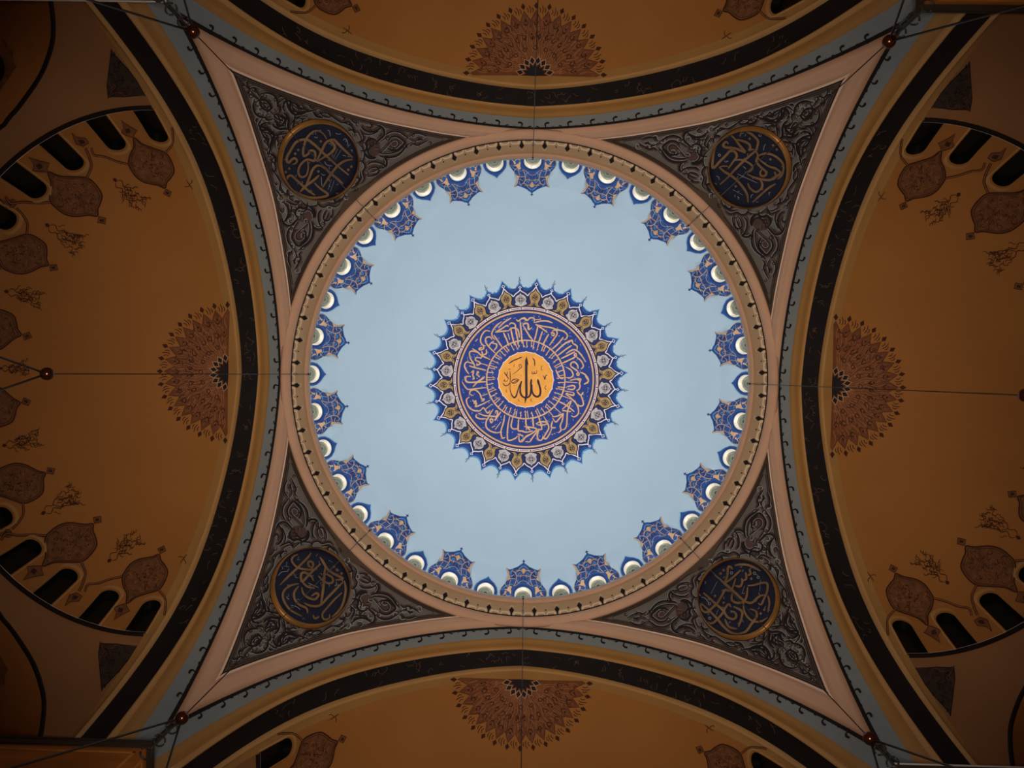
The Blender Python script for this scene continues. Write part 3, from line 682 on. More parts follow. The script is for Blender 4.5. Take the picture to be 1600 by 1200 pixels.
for w, p in [(1.4, [(480,610),(450,520),(470,470),(530,440),(580,500),(620,560),(640,600)]),(2.6,[(640,540),(720,520),(800,530),(870,570),(910,640),(920,720),(950,740),(950,800),(930,840)]),(2.6,[(580,660),(640,630),(730,640),(790,700),(810,760),(780,800),(740,830)]),
             (1.3,[(660,690),(720,680),(760,720),(750,770),(700,800)]),(3,[(930,850),(980,900),(1040,920),(1030,980),(980,1030),(930,1060)]),(2,[(860,870),(900,860),(940,920),(960,1000)]),(3,[(1000,780),(1010,700),(1060,650),(1120,660),(1110,760),(1160,830),(1200,870),(1290,830),(1400,800)]),
             (2.2,[(1120,660),(1200,700),(1260,760),(1400,790)]),(3,[(1010,830),(1060,880),(1090,960),(1080,1050),(1100,1120)]),(1.6,[(1200,950),(1250,920),(1310,950),(1290,1000),(1200,1050)]),(1.6,[(360,420),(380,400),(440,420),(480,470)]),(1.5,[(930,600),(960,570),(1000,590)]),(1.5,[(940,680),(1010,620),(1090,640)])]:
    arabesque.append((w, CX(p)))
CP = crop(530, 170, 9.231, CEN, PI); CQ = crop(420, 120, 11.429, CEN, PI)
for w, p in [(2.2,[(660,370),(700,340),(780,315),(870,330),(930,370),(990,410)]),(2.6,[(570,660),(620,682),(720,692),(820,672),(890,622),(940,560),(1000,490)]),(1.6,[(570,618),(640,640),(760,632),(850,600),(905,555),(950,490)]),(2.6,[(700,450),(740,402),(820,390),(880,420),(940,480),(890,540),(820,590),(740,582),(690,560)]),
  (1.4,[(730,490),(770,450),(830,450),(852,500),(815,550),(760,552),(730,510)]),(1.2,[(600,620),(680,540),(740,470)]),(1.2,[(580,470),(660,420),(720,400)]),(2.6,[(530,470),(580,430),(640,370),(642,300),(600,250),(540,230)]),(3,[(530,450),(470,420),(420,430),(380,480),(392,540),(370,590),(300,592)]),
  (2.2,[(450,510),(425,560),(402,600),(430,660),(500,690)]),(3.6,[(350,620),(400,680),(460,702),(525,690)]),(2.6,[(310,240),(370,300),(460,322),(540,300),(600,260)]),(1.8,[(330,345),(420,362),(500,342),(560,312)]),(1.4,[(420,190),(462,230),(430,255),(380,240)]),(2,[(290,280),(330,360),(342,430),(270,490)]),
  (2.2,[(400,800),(450,762),(540,760),(620,790),(660,830)]),(2.6,[(660,835),(684,780),(672,720),(640,690)]),(1.8,[(400,880),(440,850),(520,830),(562,870),(540,920),(470,940)]),(1.6,[(430,910),(520,880),(560,850),(640,845)]),(1.6,[(390,960),(450,962),(520,945)]),(2,[(250,800),(300,740),(350,780),(362,840),(330,900),(350,1000),(300,1070)]),
  (1.8,[(1000,400),(1080,352),(1160,350),(1250,388)]),(1.4,[(990,420),(1060,460),(1120,450),(1160,405)]),(1.8,[(1010,540),(1060,502),(1120,520),(1200,490),(1290,440)]),(2.4,[(150,1100),(170,1030),(250,980),(280,1020),(220,1080)]),(2.6,[(1128,450),(1160,435),(1200,440)]),(2.4,[(510,548),(560,552)]),
  (1.2,[(640,800),(650,760),(630,730)]),(1.2,[(205,400),(220,340),(260,330),(300,400),(300,450),(240,470)]),(2.4,[(120,300),(180,290),(210,330)])]: arabesque.append((w, CP(p)))
for w, p in [(1.4,[(150,430),(230,370),(300,350)]),(1.2,[(170,340),(200,310),(230,330)]),(1.6,[(240,430),(230,520),(262,590)]),(3,[(300,400),(330,520),(400,620),(460,640)]),(2.2,[(390,470),(430,570),(520,610),(700,590),(850,550)]),(1.6,[(330,400),(420,480),(500,540),(600,560)]),(2,[(450,650),(430,760),(400,880)]),
  (2.4,[(460,640),(560,640),(660,600)]),(1.4,[(450,800),(560,820),(600,730),(645,720)]),(1.6,[(680,730),(720,760),(760,762)]),(3,[(780,600),(840,680),(950,700)]),(1.8,[(880,590),(960,680),(1060,700),(1100,670)]),(1.8,[(1000,620),(1120,690),(1220,760),(1300,800),(1420,790),(1440,840)]),(1.3,[(1300,700),(1342,730),(1310,750)]),(1.6,[(1440,730),(1500,790),(1560,820)]),
  (1.4,[(480,440),(520,500),(560,470),(600,520),(640,540)]),(1.4,[(700,480),(740,540),(800,540)]),(1.6,[(200,640),(250,720),(280,780),(260,860)])]: arabesque.append((w, CQ(p)))
vine = [(64+7.5+3.2*math.sin(a*9), a) for a in np.linspace(0, 2*PI, 90, endpoint=False)]
roundC = (337.5, 337.5)
full = []
for w, p in arabesque: full.append((w, p)); full.append((w, p[:, ::-1]))
for k in range(10):
    a = PI/4 + (k-4.5)*2*PI/10; pts = [(roundC[0]+ (69+5*math.sin(PI*i/5))*math.cos(a+.09*(i-2.5)), roundC[1]+(69+5*math.sin(PI*i/5))*math.sin(a+.09*(i-2.5))) for i in range(6)]
    full.append((1.7, np.array(pts)))
arm = MB(pend); hi = MB(pend); lf = MB(pend)
pan3 = panel(8)
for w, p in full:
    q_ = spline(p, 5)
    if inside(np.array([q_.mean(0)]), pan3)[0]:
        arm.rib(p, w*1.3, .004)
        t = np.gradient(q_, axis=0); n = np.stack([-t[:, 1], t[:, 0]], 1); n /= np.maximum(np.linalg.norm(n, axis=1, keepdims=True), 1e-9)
        hi.rib(q_ + n*(w*.62+.55), .75, .0036, smooth=False);  # pale line along one side, an emboss highlight painted in
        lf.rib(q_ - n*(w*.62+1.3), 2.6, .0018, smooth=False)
for k in range(2):
    sw = (lambda a: a) if k == 0 else (lambda a: a[:, ::-1])
    lf.fill(sw(CP([(700,450),(740,402),(820,390),(880,420),(940,480),(890,540),(820,590),(740,582),(690,560)])), .002, 6)
    lf.fill(sw(CP([(530,450),(470,420),(420,430),(380,480),(392,540),(402,600),(430,660),(500,690),(570,650),(600,600),(580,480)])), .0016, 6)
    lf.fill(sw(CX([(580,660),(640,630),(730,640),(790,700),(810,760),(740,830)])), .002, 6)
    lf.fill(sw(CX([(860,870),(930,850),(1030,930),(930,1050)])), .0016, 6)
def small_curl(c, r, a, m):
    m.rib([(c[0]+r*(1-i/9)*math.cos(a+i*.8), c[1]+r*(1-i/9)*math.sin(a+i*.8)) for i in range(8)], 1.3, .0038)
cnt = 0
pan12 = panel(11)
while cnt < 44:
    c = rng.uniform(150, 460, 2)
    if c[0] > c[1] and inside(np.array([c]), pan12)[0] and math.hypot(c[0]-roundC[0], c[1]-roundC[1]) > 74:
        small_curl(c, rng.uniform(2.5, 5), rng.uniform(0, 6), arm); cc = c[::-1]; small_curl(cc, rng.uniform(2.5, 5), rng.uniform(0, 6), arm)
        small_curl(c + 1.6, rng.uniform(4, 7), rng.uniform(0, 6), hi); cnt += 1
pend_root = []
ploc = pend(np.array([[400.0, 400.0]]))[0]*S
pr0 = empty('pendentive', ploc)
gm.build('plaster_ground', MAT['framebrown'], pr0)
MB(pend).fill(panel(6.5), .0012, 9).build('grey_panel', MAT['panelgrey'], pr0)
lf.build('brown_leaves', MAT['leafbrown'], pr0); arm.build('black_arabesque', MAT['arab'], pr0); hi.build('arabesque_highlights', MAT['arabhi'], pr0)
b = MB(pend)
for ins, w in ((.8, 1.6), (4.6, .9), (7.4, 1.0)): b.rib(panel(ins), w, .003, closed=True, smooth=False)
b.build('border_lines', MAT['lineblack'], pr0)
b = MB(pend); b.rib(panel(6.2), .6, .0034, closed=True, smooth=False); b.rib(panel(2.6), .5, .0034, closed=True, smooth=False)
b.build('pale_border_line', MAT['leafbrown'], pr0)
for k in range(4):
    p = pr0 if k == 0 else rotated(pr0, k*PI/2)
    tag(p, 'triangular pendentive with black arabesque on grey, %s corner below the dome' % CORNER[k], 'pendentive', 'pendentives below the dome', 'structure')

# ================================================================== roundels on the pendentives
RD = {2: (435, 185, 9.231, [
  (4,[(180,640),(230,620),(245,580),(210,550),(170,570),(130,610),(100,590),(100,530),(150,440),(220,330),(290,290),(370,280),(430,300),(540,390),(620,470),(720,560),(840,670),(1000,800)]),
  (3.6,[(680,280),(640,210),(570,160),(500,160),(430,210),(380,280),(350,370),(335,460),(350,520),(410,490),(430,450),(470,440),(510,470),(510,560),(490,590),(400,570),(330,610),(280,680),(265,760),(300,820),(370,810),(405,740),(410,650),(400,590)]),
  (4,[(530,600),(570,520),(620,420),(660,340),(720,300),(780,350),(795,410),(740,480),(640,540),(540,600)]),(3.8,[(720,285),(790,290),(850,350),(950,450),(1060,550)]),(3.8,[(1060,575),(960,590),(870,640),(800,710),(740,790),(680,880),(620,980)]),
  (3.8,[(580,660),(660,700),(740,780),(830,850),(920,930)]),(3.8,[(600,670),(540,660),(480,710),(440,800),(400,900),(370,960)]),(4,[(290,1040),(380,950),(480,880),(570,800)]),(3.6,[(110,860),(105,825),(160,800),(230,860),(330,950),(420,1030),(510,1090)]),(3.6,[(500,910),(580,990),(700,1085),(560,1125),(420,1120),(300,1080),(200,1020),(130,950)])],
  [[(840,420),(780,560)],[(890,440),(800,580)],[(750,860),(700,1010)],[(790,880),(735,1040)],[(600,820),(605,900),(610,960)],[(690,150),(720,160),(735,240)],[(920,300),(950,275),(980,310),(995,400)],[(650,600),(680,650),(760,670)],[(810,190),(850,210),(890,200)],[(500,240),(530,258),(550,250)],[(600,780),(630,800),(660,795)],[(1030,440),(1050,440),(1050,470)],[(910,515),(940,520),(960,530)]],
  [(265,430),(220,485),(135,700),(80,750),(1040,680),(995,725),(595,310),(560,745)], []),
 3: (1100, 190, 8.571, [
  (4,[(330,180),(400,250),(460,330),(530,415),(480,400),(400,370),(320,360),(260,350),(240,320),(280,280),(310,310)]),(3.6,[(400,250),(500,270),(580,310),(600,370),(580,390),(650,380)]),(3.6,[(460,210),(490,140),(560,150),(640,200),(700,270),(690,350),(670,400),(600,460),(500,550),(400,650),(300,760),(200,850)]),
  (3.8,[(310,210),(200,270),(140,340),(110,450),(105,630),(200,540),(280,460),(340,400),(400,420),(420,480),(370,550),(310,640)]),(3.2,[(390,530),(470,520),(560,550),(630,610),(600,670),(530,690)]),(3.8,[(190,620),(260,680),(330,720),(420,790),(500,880),(560,980),(575,1090)]),(2,[(190,620),(250,605),(310,610)]),
  (3.6,[(560,710),(640,750),(740,780),(860,790),(930,750),(1000,700),(940,640),(830,600),(700,500)]),(3.6,[(670,400),(700,470),(680,540),(730,610),(800,670),(810,720),(760,740),(730,700),(760,640)]),(3.4,[(700,470),(780,440),(880,450),(980,510),(1040,600),(1020,720),(960,780)]),(3,[(940,840),(840,900),(740,990),(630,1090)]),(3.4,[(570,830),(600,900),(680,950),(750,900),(760,840),(730,780)]),(3,[(920,680),(940,740),(900,790)])],
  [[(430,710),(560,770),(690,830)],[(370,920),(500,990)],[(770,400),(780,350),(800,310)],[(610,1030),(615,1000),(640,980)],[(280,560),(290,540),(310,545)],[(500,610),(530,630),(540,650)],[(430,1010),(450,1030),(440,1050)],[(150,740),(180,750),(190,790)]],
  [(590,240),(410,875),(865,515),(950,385),(900,330)], [(725,195),(190,460)]),
 1: (412, 850, 8.571, [
  (3.4,[(600,140),(550,210),(420,340),(300,450),(170,580)]),(3.2,[(420,160),(350,200),(340,260),(400,330),(480,360),(600,370),(680,360)]),(3.4,[(600,370),(630,300),(600,260),(560,270),(570,320),(610,340)]),(3.8,[(730,290),(640,370),(560,450),(480,530),(460,480),(470,420),(520,410),(600,460),(630,520)]),(3.2,[(480,540),(550,600),(650,620)]),
  (4,[(790,340),(775,500),(760,650),(730,840)]),(4,[(720,200),(760,260),(820,360),(900,420),(1030,490),(930,510)]),(3.4,[(700,450),(740,500),(820,550),(890,540),(890,480),(830,440),(790,430)]),(3.6,[(1050,520),(1070,640),(1040,800),(980,920),(880,1010)]),(3.6,[(1030,540),(940,630),(840,730),(720,850),(600,860),(500,820)]),(3.6,[(430,590),(370,670),(370,760),(430,840),(530,890),(550,960)]),
  (3.6,[(470,610),(490,690),(560,750),(650,770),(700,710),(660,690),(600,730)]),(3.4,[(430,560),(330,580),(240,640),(210,720),(240,820),(320,920),(470,1000)]),(3,[(1020,680),(920,770),(820,880),(750,970),(770,1040),(840,1030),(850,970)]),(3,[(620,980),(650,1030),(710,1000)])],
  [[(230,320),(300,330)],[(270,260),(265,320)],[(380,470),(430,480)],[(390,430),(385,475)],[(410,230),(450,235)],[(430,190),(420,230)],[(690,150),(670,190)],[(150,450),(200,400),(290,390)],[(840,240),(890,270)],[(560,550),(630,580),(700,610)],[(940,530),(945,570),(920,590)],[(260,730),(280,760),(300,770)],[(320,850),(400,870),(450,910)]],
  [(910,330),(950,370),(1015,420)], []),
 0: (1082, 865, 8.571, [
  (3.6,[(300,290),(400,370),(470,430),(560,510),(690,630),(790,660),(860,600),(920,560),(980,550)]),(3.6,[(430,400),(470,300),(480,190),(510,180),(540,210)]),(3.2,[(430,400),(520,340),(650,220)]),(3.4,[(570,160),(660,145),(770,160),(910,230)]),(3.6,[(580,330),(540,460),(500,500),(440,490),(400,560),(340,660),(260,740),(200,790),(140,770),(110,700)]),
  (3.6,[(150,530),(230,600),(330,690),(420,770),(470,850),(550,880),(590,840),(570,790),(510,770)]),(3.2,[(570,430),(640,440),(670,380),(660,330)]),(3,[(680,360),(720,340),(720,280),(710,250)]),(3,[(740,290),(780,270),(760,210)]),(3.4,[(740,430),(830,420),(930,390),(1000,400),(1000,500),(960,600),(920,680),(880,660)]),(3.6,[(540,520),(530,620),(600,660),(690,640),(730,560),(740,450)]),
  (3,[(690,650),(690,750),(740,850),(830,910),(930,900),(1010,850)]),(3,[(1010,560),(1030,660),(1010,780)]),(3.8,[(120,670),(220,760),(330,870),(420,980),(520,1060),(620,1080),(720,1040),(800,930),(860,840),(850,770),(770,740)]),(3.4,[(180,910),(260,940),(330,890),(400,810),(450,720),(490,680),(520,720)]),(3.6,[(550,710),(660,770),(660,860),(620,980)]),(3.2,[(440,880),(490,980),(600,1010)])],
  [[(335,375),(250,540)],[(700,430),(660,540)],[(910,350),(900,500)],[(350,750),(320,820)],[(120,590),(170,600),(220,660)]],
  [(420,225),(380,270),(305,570),(420,660),(790,335),(960,750),(915,800)], [(230,675),(235,868),(525,260),(830,260),(880,315)])}
def circ(c, r, n=72): return np.array([(c[0]+r*math.cos(2*PI*i/n), c[1]+r*math.sin(2*PI*i/n)) for i in range(n+1)])
RT = {0: ('interlaced script and small ring marks', 'lower right'), 1: ('dense sweeping script', 'lower left'), 2: ('bold looping script and diamond dots', 'upper left'), 3: ('angular script with teardrop loop', 'upper right')}
rloc = pend(np.array([list(roundC)]))[0]*S
for k in range(4):
    ox, oy, s_, thick, thin, sqs, rings = RD[k]
    r = empty('calligraphy_roundel', rloc)
    tag(r, 'navy roundel with gilt rim and %s, %s pendentive' % RT[k], 'roundel', 'calligraphy roundels on the pendentives')
    ci_, co_ = circ((334.0, 334.0), 59.6), circ(roundC, 63.6)
    MB(pend).strip(ci_, co_, [(0, .004), (.15, .012), (.55, .017), (.85, .014), (1, 0)]).build('gilt_rim', MAT['rim'], r)
    d2 = MB(pend); d2.rib(circ((334, 334), 60.2)[:-1], .9, .0145, closed=True, smooth=False); d2.rib(circ(roundC, 63.9)[:-1], 1.1, .005, closed=True, smooth=False); d2.build('dark_rim_line', MAT['lineblack'], r)
    MB(pend).fill(circ((334.0, 334.0), 59.8)[:-1], .004, 8).build('navy_disc', MAT['rdisc'], r)
    ZZ = crop(ox, oy, s_, CEN, -k*PI/2)
    m1 = MB(pend); m2 = MB(pend)
    for w, p in thick: m1.rib(ZZ(p), w, .0062, taper=.5)
    for p in sqs: m1.sq(ZZ([p])[0], 1.9, .006, .2)
    for p in thin: m2.rib(ZZ(p), 1.0, .0056, taper=.5)
    for p in rings:
        c = ZZ([p])[0]; m2.rib(circ(c, 1.8, 10)[:-1], .9, .0056, closed=True)
    for i in range(26):
        a = rng.uniform(0, 2*PI); rr_ = 58*math.sqrt(rng.random()); c = (334+rr_*math.cos(a), 334+rr_*math.sin(a)); b_ = rng.uniform(0, 6)
        m2.rib([(c[0]+2*math.cos(b_+j*.9), c[1]+2*math.sin(b_+j*.9)) for j in range(4)], .6, .005)
    m1.build('gold_lettering', MAT['rgold'], r); m2.build('pale_lettering_marks', MAT['rthin'], r)
    if k:
        l = r.location.copy(); ca, sa = math.cos(k*PI/2), math.sin(k*PI/2)
        r.location = (ca*l.x - sa*l.y, sa*l.x + ca*l.y, l.z); r.rotation_euler.z = k*PI/2

# ================================================================== great arches (one per side, stepped bands)
def arcpts(h, x, ymax, n=48, zlow=1.85):
    y = ymax*np.sin(np.linspace(0, 1, n)*PI/2)
    p = np.stack([np.full(n, x), y, h(y)], 1)
    low = np.array([[x, ymax, zlow]])
    p = np.concatenate([p, low]); m = p[1:][::-1] * np.array([[1, -1, 1]])
    return np.concatenate([m, p])
cL = arcpts(hL, 1.0, .998); cB1 = arcpts(hB1, 1.09, .985); cB2 = arcpts(hB2, 1.155, .975); cT = arcpts(hT2, XS, .99)
def lerp(a, b, t): return a*(1-t) + b*t
cG = lerp(cL, cB1, .5)
def drop(c, dz): c = c.copy(); c[:, 2] -= dz; c[:, 1] *= (1 - dz*.8); return c
alo = np.array([1.1, 0, 3.0])*S
arch = empty('trim_2', alo)
def sheet(name, curves, m, parent=arch):
    k = len(curves[0]); v = np.concatenate(curves)*S - np.array(parent.location); f = []
    for j in range(len(curves)-1):
        for i in range(k-1): f.append((j*k+i, j*k+i+1, (j+1)*k+i+1, (j+1)*k+i))
    return link(name, rawmesh(name, v, f, m), parent)
sheet('grey_band', [cL, lerp(cL, cG, .33), lerp(cL, cG, .66), cG], MAT['grey'])
sheet('ochre_band', [cG, drop(lerp(cG, cB1, .12), .012), drop(lerp(cG, cB1, .5), .006), lerp(cG, cB1, .78)], MAT['ochreband'])
sheet('ochre_fillet', [lerp(cG, cB1, .76), drop(lerp(cG, cB1, .82), .012), drop(lerp(cG, cB1, .95), .014), cB1], MAT['tan'])
sheet('inscription_band', [cB1, lerp(cB1, cB2, .5), cB2], MAT['inscr'])
sheet('tan_fillet', [cB2, drop(lerp(cB2, cT, .1), .014), drop(lerp(cB2, cT, .3), .013), lerp(cB2, cT, .42)], MAT['tan'])
sheet('tan_band', [lerp(cB2, cT, .40), lerp(cB2, cT, .7), cT], MAT['ochreband'])
# faded script on the inscription band: chart along arch (index, across)
def bandmap(uv):
    i = np.clip((uv[:, 0] + 1)/2, 0, 1)*(len(cB1)-1); a = np.floor(i).astype(int).clip(0, len(cB1)-2); t = (i-a)[:, None]
    p = lambda c: c[a]*(1-t) + c[a+1]*t
    w = uv[:, 1:2]; return p(cB1)*(1-w) + p(cB2)*w
def script(seed, n):
    r = np.random.default_rng(seed); m = MB(flat); V = []; Fc = []
    for _ in range(n):
        c = np.array([r.uniform(-.62, .62), r.uniform(.15, .85)])
        k = r.integers(3, 6); a = r.uniform(0, 6.3); pts = [c]
        for j in range(k): a += r.normal(0, 1.1); pts.append(pts[-1] + np.array([.0045*math.cos(a), .10*math.sin(a)]))
        pts = spline(np.array(pts), 4); pts[:, 1] = np.clip(pts[:, 1], .06, .94)
        P_ = bandmap(pts); d_ = np.gradient(P_, axis=0); nrm = np.cross(d_, np.array([[.9, 0, 0.0]]) + 0*d_ + np.array([[0, .01, .02]]))
        dn = np.array([[0, 0, -1.0]]); side = np.cross(d_, dn); side /= np.maximum(np.linalg.norm(side, axis=1, keepdims=True), 1e-9)
        inw = np.stack([0*P_[:, 0], -P_[:, 1], .9-P_[:, 2]], 1); inw /= np.linalg.norm(inw, axis=1, keepdims=True)
        P_ = P_ + inw*.003; b = len(V); w = .0009
        for i in range(len(P_)): V.append(P_[i]+side[i]*w); V.append(P_[i]-side[i]*w)
        for i in range(len(P_)-1): Fc.append((b+2*i, b+2*i+1, b+2*i+3, b+2*i+2))
    return np.array(V)*S - alo, Fc
v, f = script(3, 70); link('faded_lettering', rawmesh('faded_lettering', v, f, MAT['scribble']), arch)
# dark line with leaf curls along the arch edge
c2 = lerp(cL, cG, .19)
def inset(c, dlt): c = c.copy(); c[:, 2] -= dlt; return c
sheet('dark_line', [inset(cL, .003), inset(c2, .003)], MAT['lineblack'])
lm = MB(flat)
lm.rib([(0, 0), (.004, .010), (0, .019)], .005, 0, taper=1); lm.rib([(0, .018), (.008, .024), (.019, .0235)], .0075, 0, taper=.5); lm.rib([(-.02, .007), (-.03, .012), (-.036, .011)], .004, 0); lm.rib([(.03, .008), (.037, .013)], .004, 0)
lm.v = [p*S for p in lm.v]
leafme = lm.mesh('leaf_curl', MAT['lineblack'])
seg = np.concatenate([[0], np.cumsum(np.linalg.norm(np.diff(cL, axis=0), axis=1))]); mid = seg[len(seg)//2]
for sg in (1, -1):
    for j in range(15):
        sl = mid + sg*(.045 + .0925*j)
        i = int(np.searchsorted(seg, sl))
        if i <= 0 or i >= len(seg): continue
        p = np.array([np.interp(sl, seg, cL[:, a]) for a in range(3)]); t = cL[i]-cL[i-1]; t /= np.linalg.norm(t)
        if p[2] < 2.22: continue
        pg = np.array([np.interp(sl, seg, cG[:, a]) for a in range(3)]); t = t*sg; X_ = pg - p; X_ -= t*(X_@t); X_ /= np.linalg.norm(X_); N_ = np.cross(t, X_)
        inw = np.array([0, -p[1], .5-p[2]])
        N2 = N_ if N_@inw > 0 else -N_
        o = link('leaf_curl', leafme, arch); p = p + N2*.004
        o.matrix_local = Matrix(((t[0], X_[0], N_[0], p[0]*S-alo[0]), (t[1], X_[1], N_[1], p[1]*S-alo[1]), (t[2], X_[2], N_[2], p[2]*S-alo[2]), (0, 0, 0, 1)))
# pink rib on the pendentives along the arch edge
PR = [(0, 0), (.05, .010), (.12, .008), (.2, .016), (.45, .021), (.62, .018), (.68, .020), (.9, .016), (1, .001)]
rb = MB(pend)
E_in = np.concatenate([cyc(inner_edge)[::-1][:-1], inner_edge]); E_out = np.concatenate([cyc(outer_edge)[::-1][:-1], outer_edge])
rb.strip(E_in, E_out, PR)
rb.build('pink_rib', MAT['pink'], arch)
rf_ = MB(pend); rf_.strip(E_in, E_out, [(.045, .011), (.13, .0095)]); rf_.build('rib_fillet', MAT['pinkgroove'], arch)
for k in range(4):
    a = arch if k == 0 else rotated(arch, k*PI/2)
    a.name = 'trim_%d' % (k+2)
    tag(a, 'great pointed arch with black inscription band, %s side of the dome' % SIDE[k], 'arch', 'great arches around the dome', 'structure')

# ================================================================== semi-domes with base windows
WPSI = [2.75, 15.0, 27.9, 40.2, 51.2, 62.6, 74.0, 85.2]; WTIP = [.911, .909, .907, .909, .914, .915, .915, .915]
def wout(psi, tip, hw=2.65, base=.992, n=10):
    return [(psi-hw, base), (psi-hw, (base+tip)/2+.006)] + [(psi-hw*math.cos(PI*i/n), (tip+.018) - .018*math.sin(PI*i/n)) for i in range(n+1)] + [(psi+hw, (base+tip)/2+.006), (psi+hw, base)]
def mk_semi(idx):
    mb = MB(semi_pr); outl = []
    sx, sy = .1, 10.0
    holes = []
    for i in idx:
        holes.append(wout(WPSI[i], WTIP[i])); holes.append([(180-a, r) for a, r in wout(WPSI[i], WTIP[i])])
    # scale chart so triangles are well shaped
    ps = np.linspace(0, 180, 73)
    poly = [(a*sx, 1.0*sy) for a in ps] + [(180*sx, r*sy) for r in (.97, .94)] + [(a*sx, .90*sy) for a in ps[::-1]] + [(0, r*sy) for r in (.94, .97)]
    t = MB(semi_pr); t.fill(poly, 0, .12, holes=[[(a*sx, r*sy) for a, r in h] for h in holes])
    uv = np.array(t.v)/np.array([[sx, sy]]); v = list(semi_pr(uv)); f = list(t.f)
    rads = np.concatenate([[.90], np.linspace(.86, .06, 18)]); b = len(v)
    for r in rads: v += list(semi_pr(np.stack([ps, np.full(73, r)], 1)))
    v.append(np.array([XS, 0, 3.04]))
    for j in range(len(rads)-1):
        for i in range(72): f.append((b+j*73+i, b+j*73+i+1, b+(j+1)*73+i+1, b+(j+1)*73+i))
    for i in range(72): f.append((b+(len(rads)-1)*73+i, b+(len(rads)-1)*73+i+1, len(v)-1))
    return np.array(v)*S, f
slo = np.array([XS, 0, ZB])*S
def rot_place(o, loc, k):
    ca, sa = math.cos(k*PI/2), math.sin(k*PI/2); o.location = (ca*loc[0]-sa*loc[1], sa*loc[0]+ca*loc[1], loc[2]); o.rotation_euler.z = k*PI/2
semi_me = {}
for key, idx in (('wide', range(6)), ('narrow', range(2))):
    v, f = mk_semi(idx); semi_me[key] = rawmesh('semi_dome', v - slo, f, MAT['ochre'])
# dark cornice along the base of a semi-dome
ps = np.linspace(0, PI, 97); prof = [(1.004, .004), (.992, .003), (.987, 0), (.987, -.006), (.993, -.010), (1.004, -.010)]
cv = []; cf = []
for a in ps:
    for r, dz in prof: cv.append((XS+AX*r*math.sin(a), AY*r*math.cos(a), ZB+.012+dz))
m_ = len(prof)
for i in range(96):
    for j in range(m_-1): cf.append((i*m_+j, (i+1)*m_+j, (i+1)*m_+j+1, i*m_+j+1))
corn = rawmesh('base_cornice', np.array(cv)*S - slo, cf, MAT['lineblack'])
hl = [(.9862, .0030), (.9862, .0012)]; cv2 = []; cf2 = []
for a in ps:
    for r, dz in hl: cv2.append((XS+AX*r*math.sin(a), AY*r*math.cos(a), ZB+.012+dz))
for i in range(96): cf2.append((2*i, 2*i+2, 2*i+3, 2*i+1))
cornhl = rawmesh('cornice_edge', np.array(cv2)*S - slo, cf2, MAT['edge'])  # thin pale strip, a highlight painted along the dark cornice
wn = 37
for k in range(4):
    o = link('semi_dome', semi_me['wide' if k % 2 == 0 else 'narrow']); rot_place(o, slo, k)
    tag(o, 'ochre plaster semi-dome beyond the arch on the %s side' % SIDE[k], 'semi-dome', 'semi-domes around the central dome', 'structure')
    link('base_cornice', corn, o); link('cornice_edge', cornhl, o)
# windows of the semi-domes
def semi_window(psi, tip, k, lab):
    global wn
    h = np.array(wout(psi, tip)); p = semi_pr(h); n_ = p - np.array([[XS, 0, 0]]); n_[:, 2] = 0; n_ /= np.linalg.norm(n_, axis=1, keepdims=True)
    dirv = n_.mean(0); back = p + dirv[None, :]*.028
    base = p[[0, -1]].mean(0)*S
    w = empty('window_%d' % wn, base); wn += 1
    kk = len(p)
    link('pane', rawmesh('pane', back*S - base, [tuple(range(kk))], MAT['dark'], False), w)
    link('reveal', rawmesh('reveal', np.concatenate([p, back])*S - base, [(i, i+1, kk+i+1, kk+i) for i in range(kk-1)], MAT['dark']), w)
    fr = MB(lambda uv: semi_pr(uv)); 
    ho = np.array(wout(psi, tip-.012, 3.35)); hi2 = np.array(wout(psi, tip-.004, 3.0))
    pf1, pf2 = semi_pr(ho), semi_pr(hi2); inw = np.array([XS*.6, 0, 1.2])
    d1 = (inw - pf1); d1 /= np.linalg.norm(d1, axis=1, keepdims=True); d2_ = (inw - pf2); d2_ /= np.linalg.norm(d2_, axis=1, keepdims=True)
    link('frame', rawmesh('frame', np.concatenate([pf1 + d1*.002, pf2 + d2_*.005])*S - base, [(i, i+1, kk+i+1, kk+i) for i in range(kk-1)], MAT['tan']), w)
    l = w.location.copy(); rot_place(w, l, k)
    tag(w, lab, 'window', 'dark arched windows of the semi-domes', 'structure')
ENDS = {0: ('lower', 'upper'), 1: ('left', 'right'), 2: ('upper', 'lower'), 3: ('right', 'left')}
for k in range(4):
    for e in (0, 1):
        for i in (range(6) if k % 2 == 0 else range(2)):
            psi = WPSI[i] if e == 0 else 180 - WPSI[i]
            semi_window(psi, WTIP[i], k, 'dark arched window of the %s semi-dome, %s from its %s end' % (SIDE[k], 'first' if i == 0 else NTH[i], ENDS[k][e]))

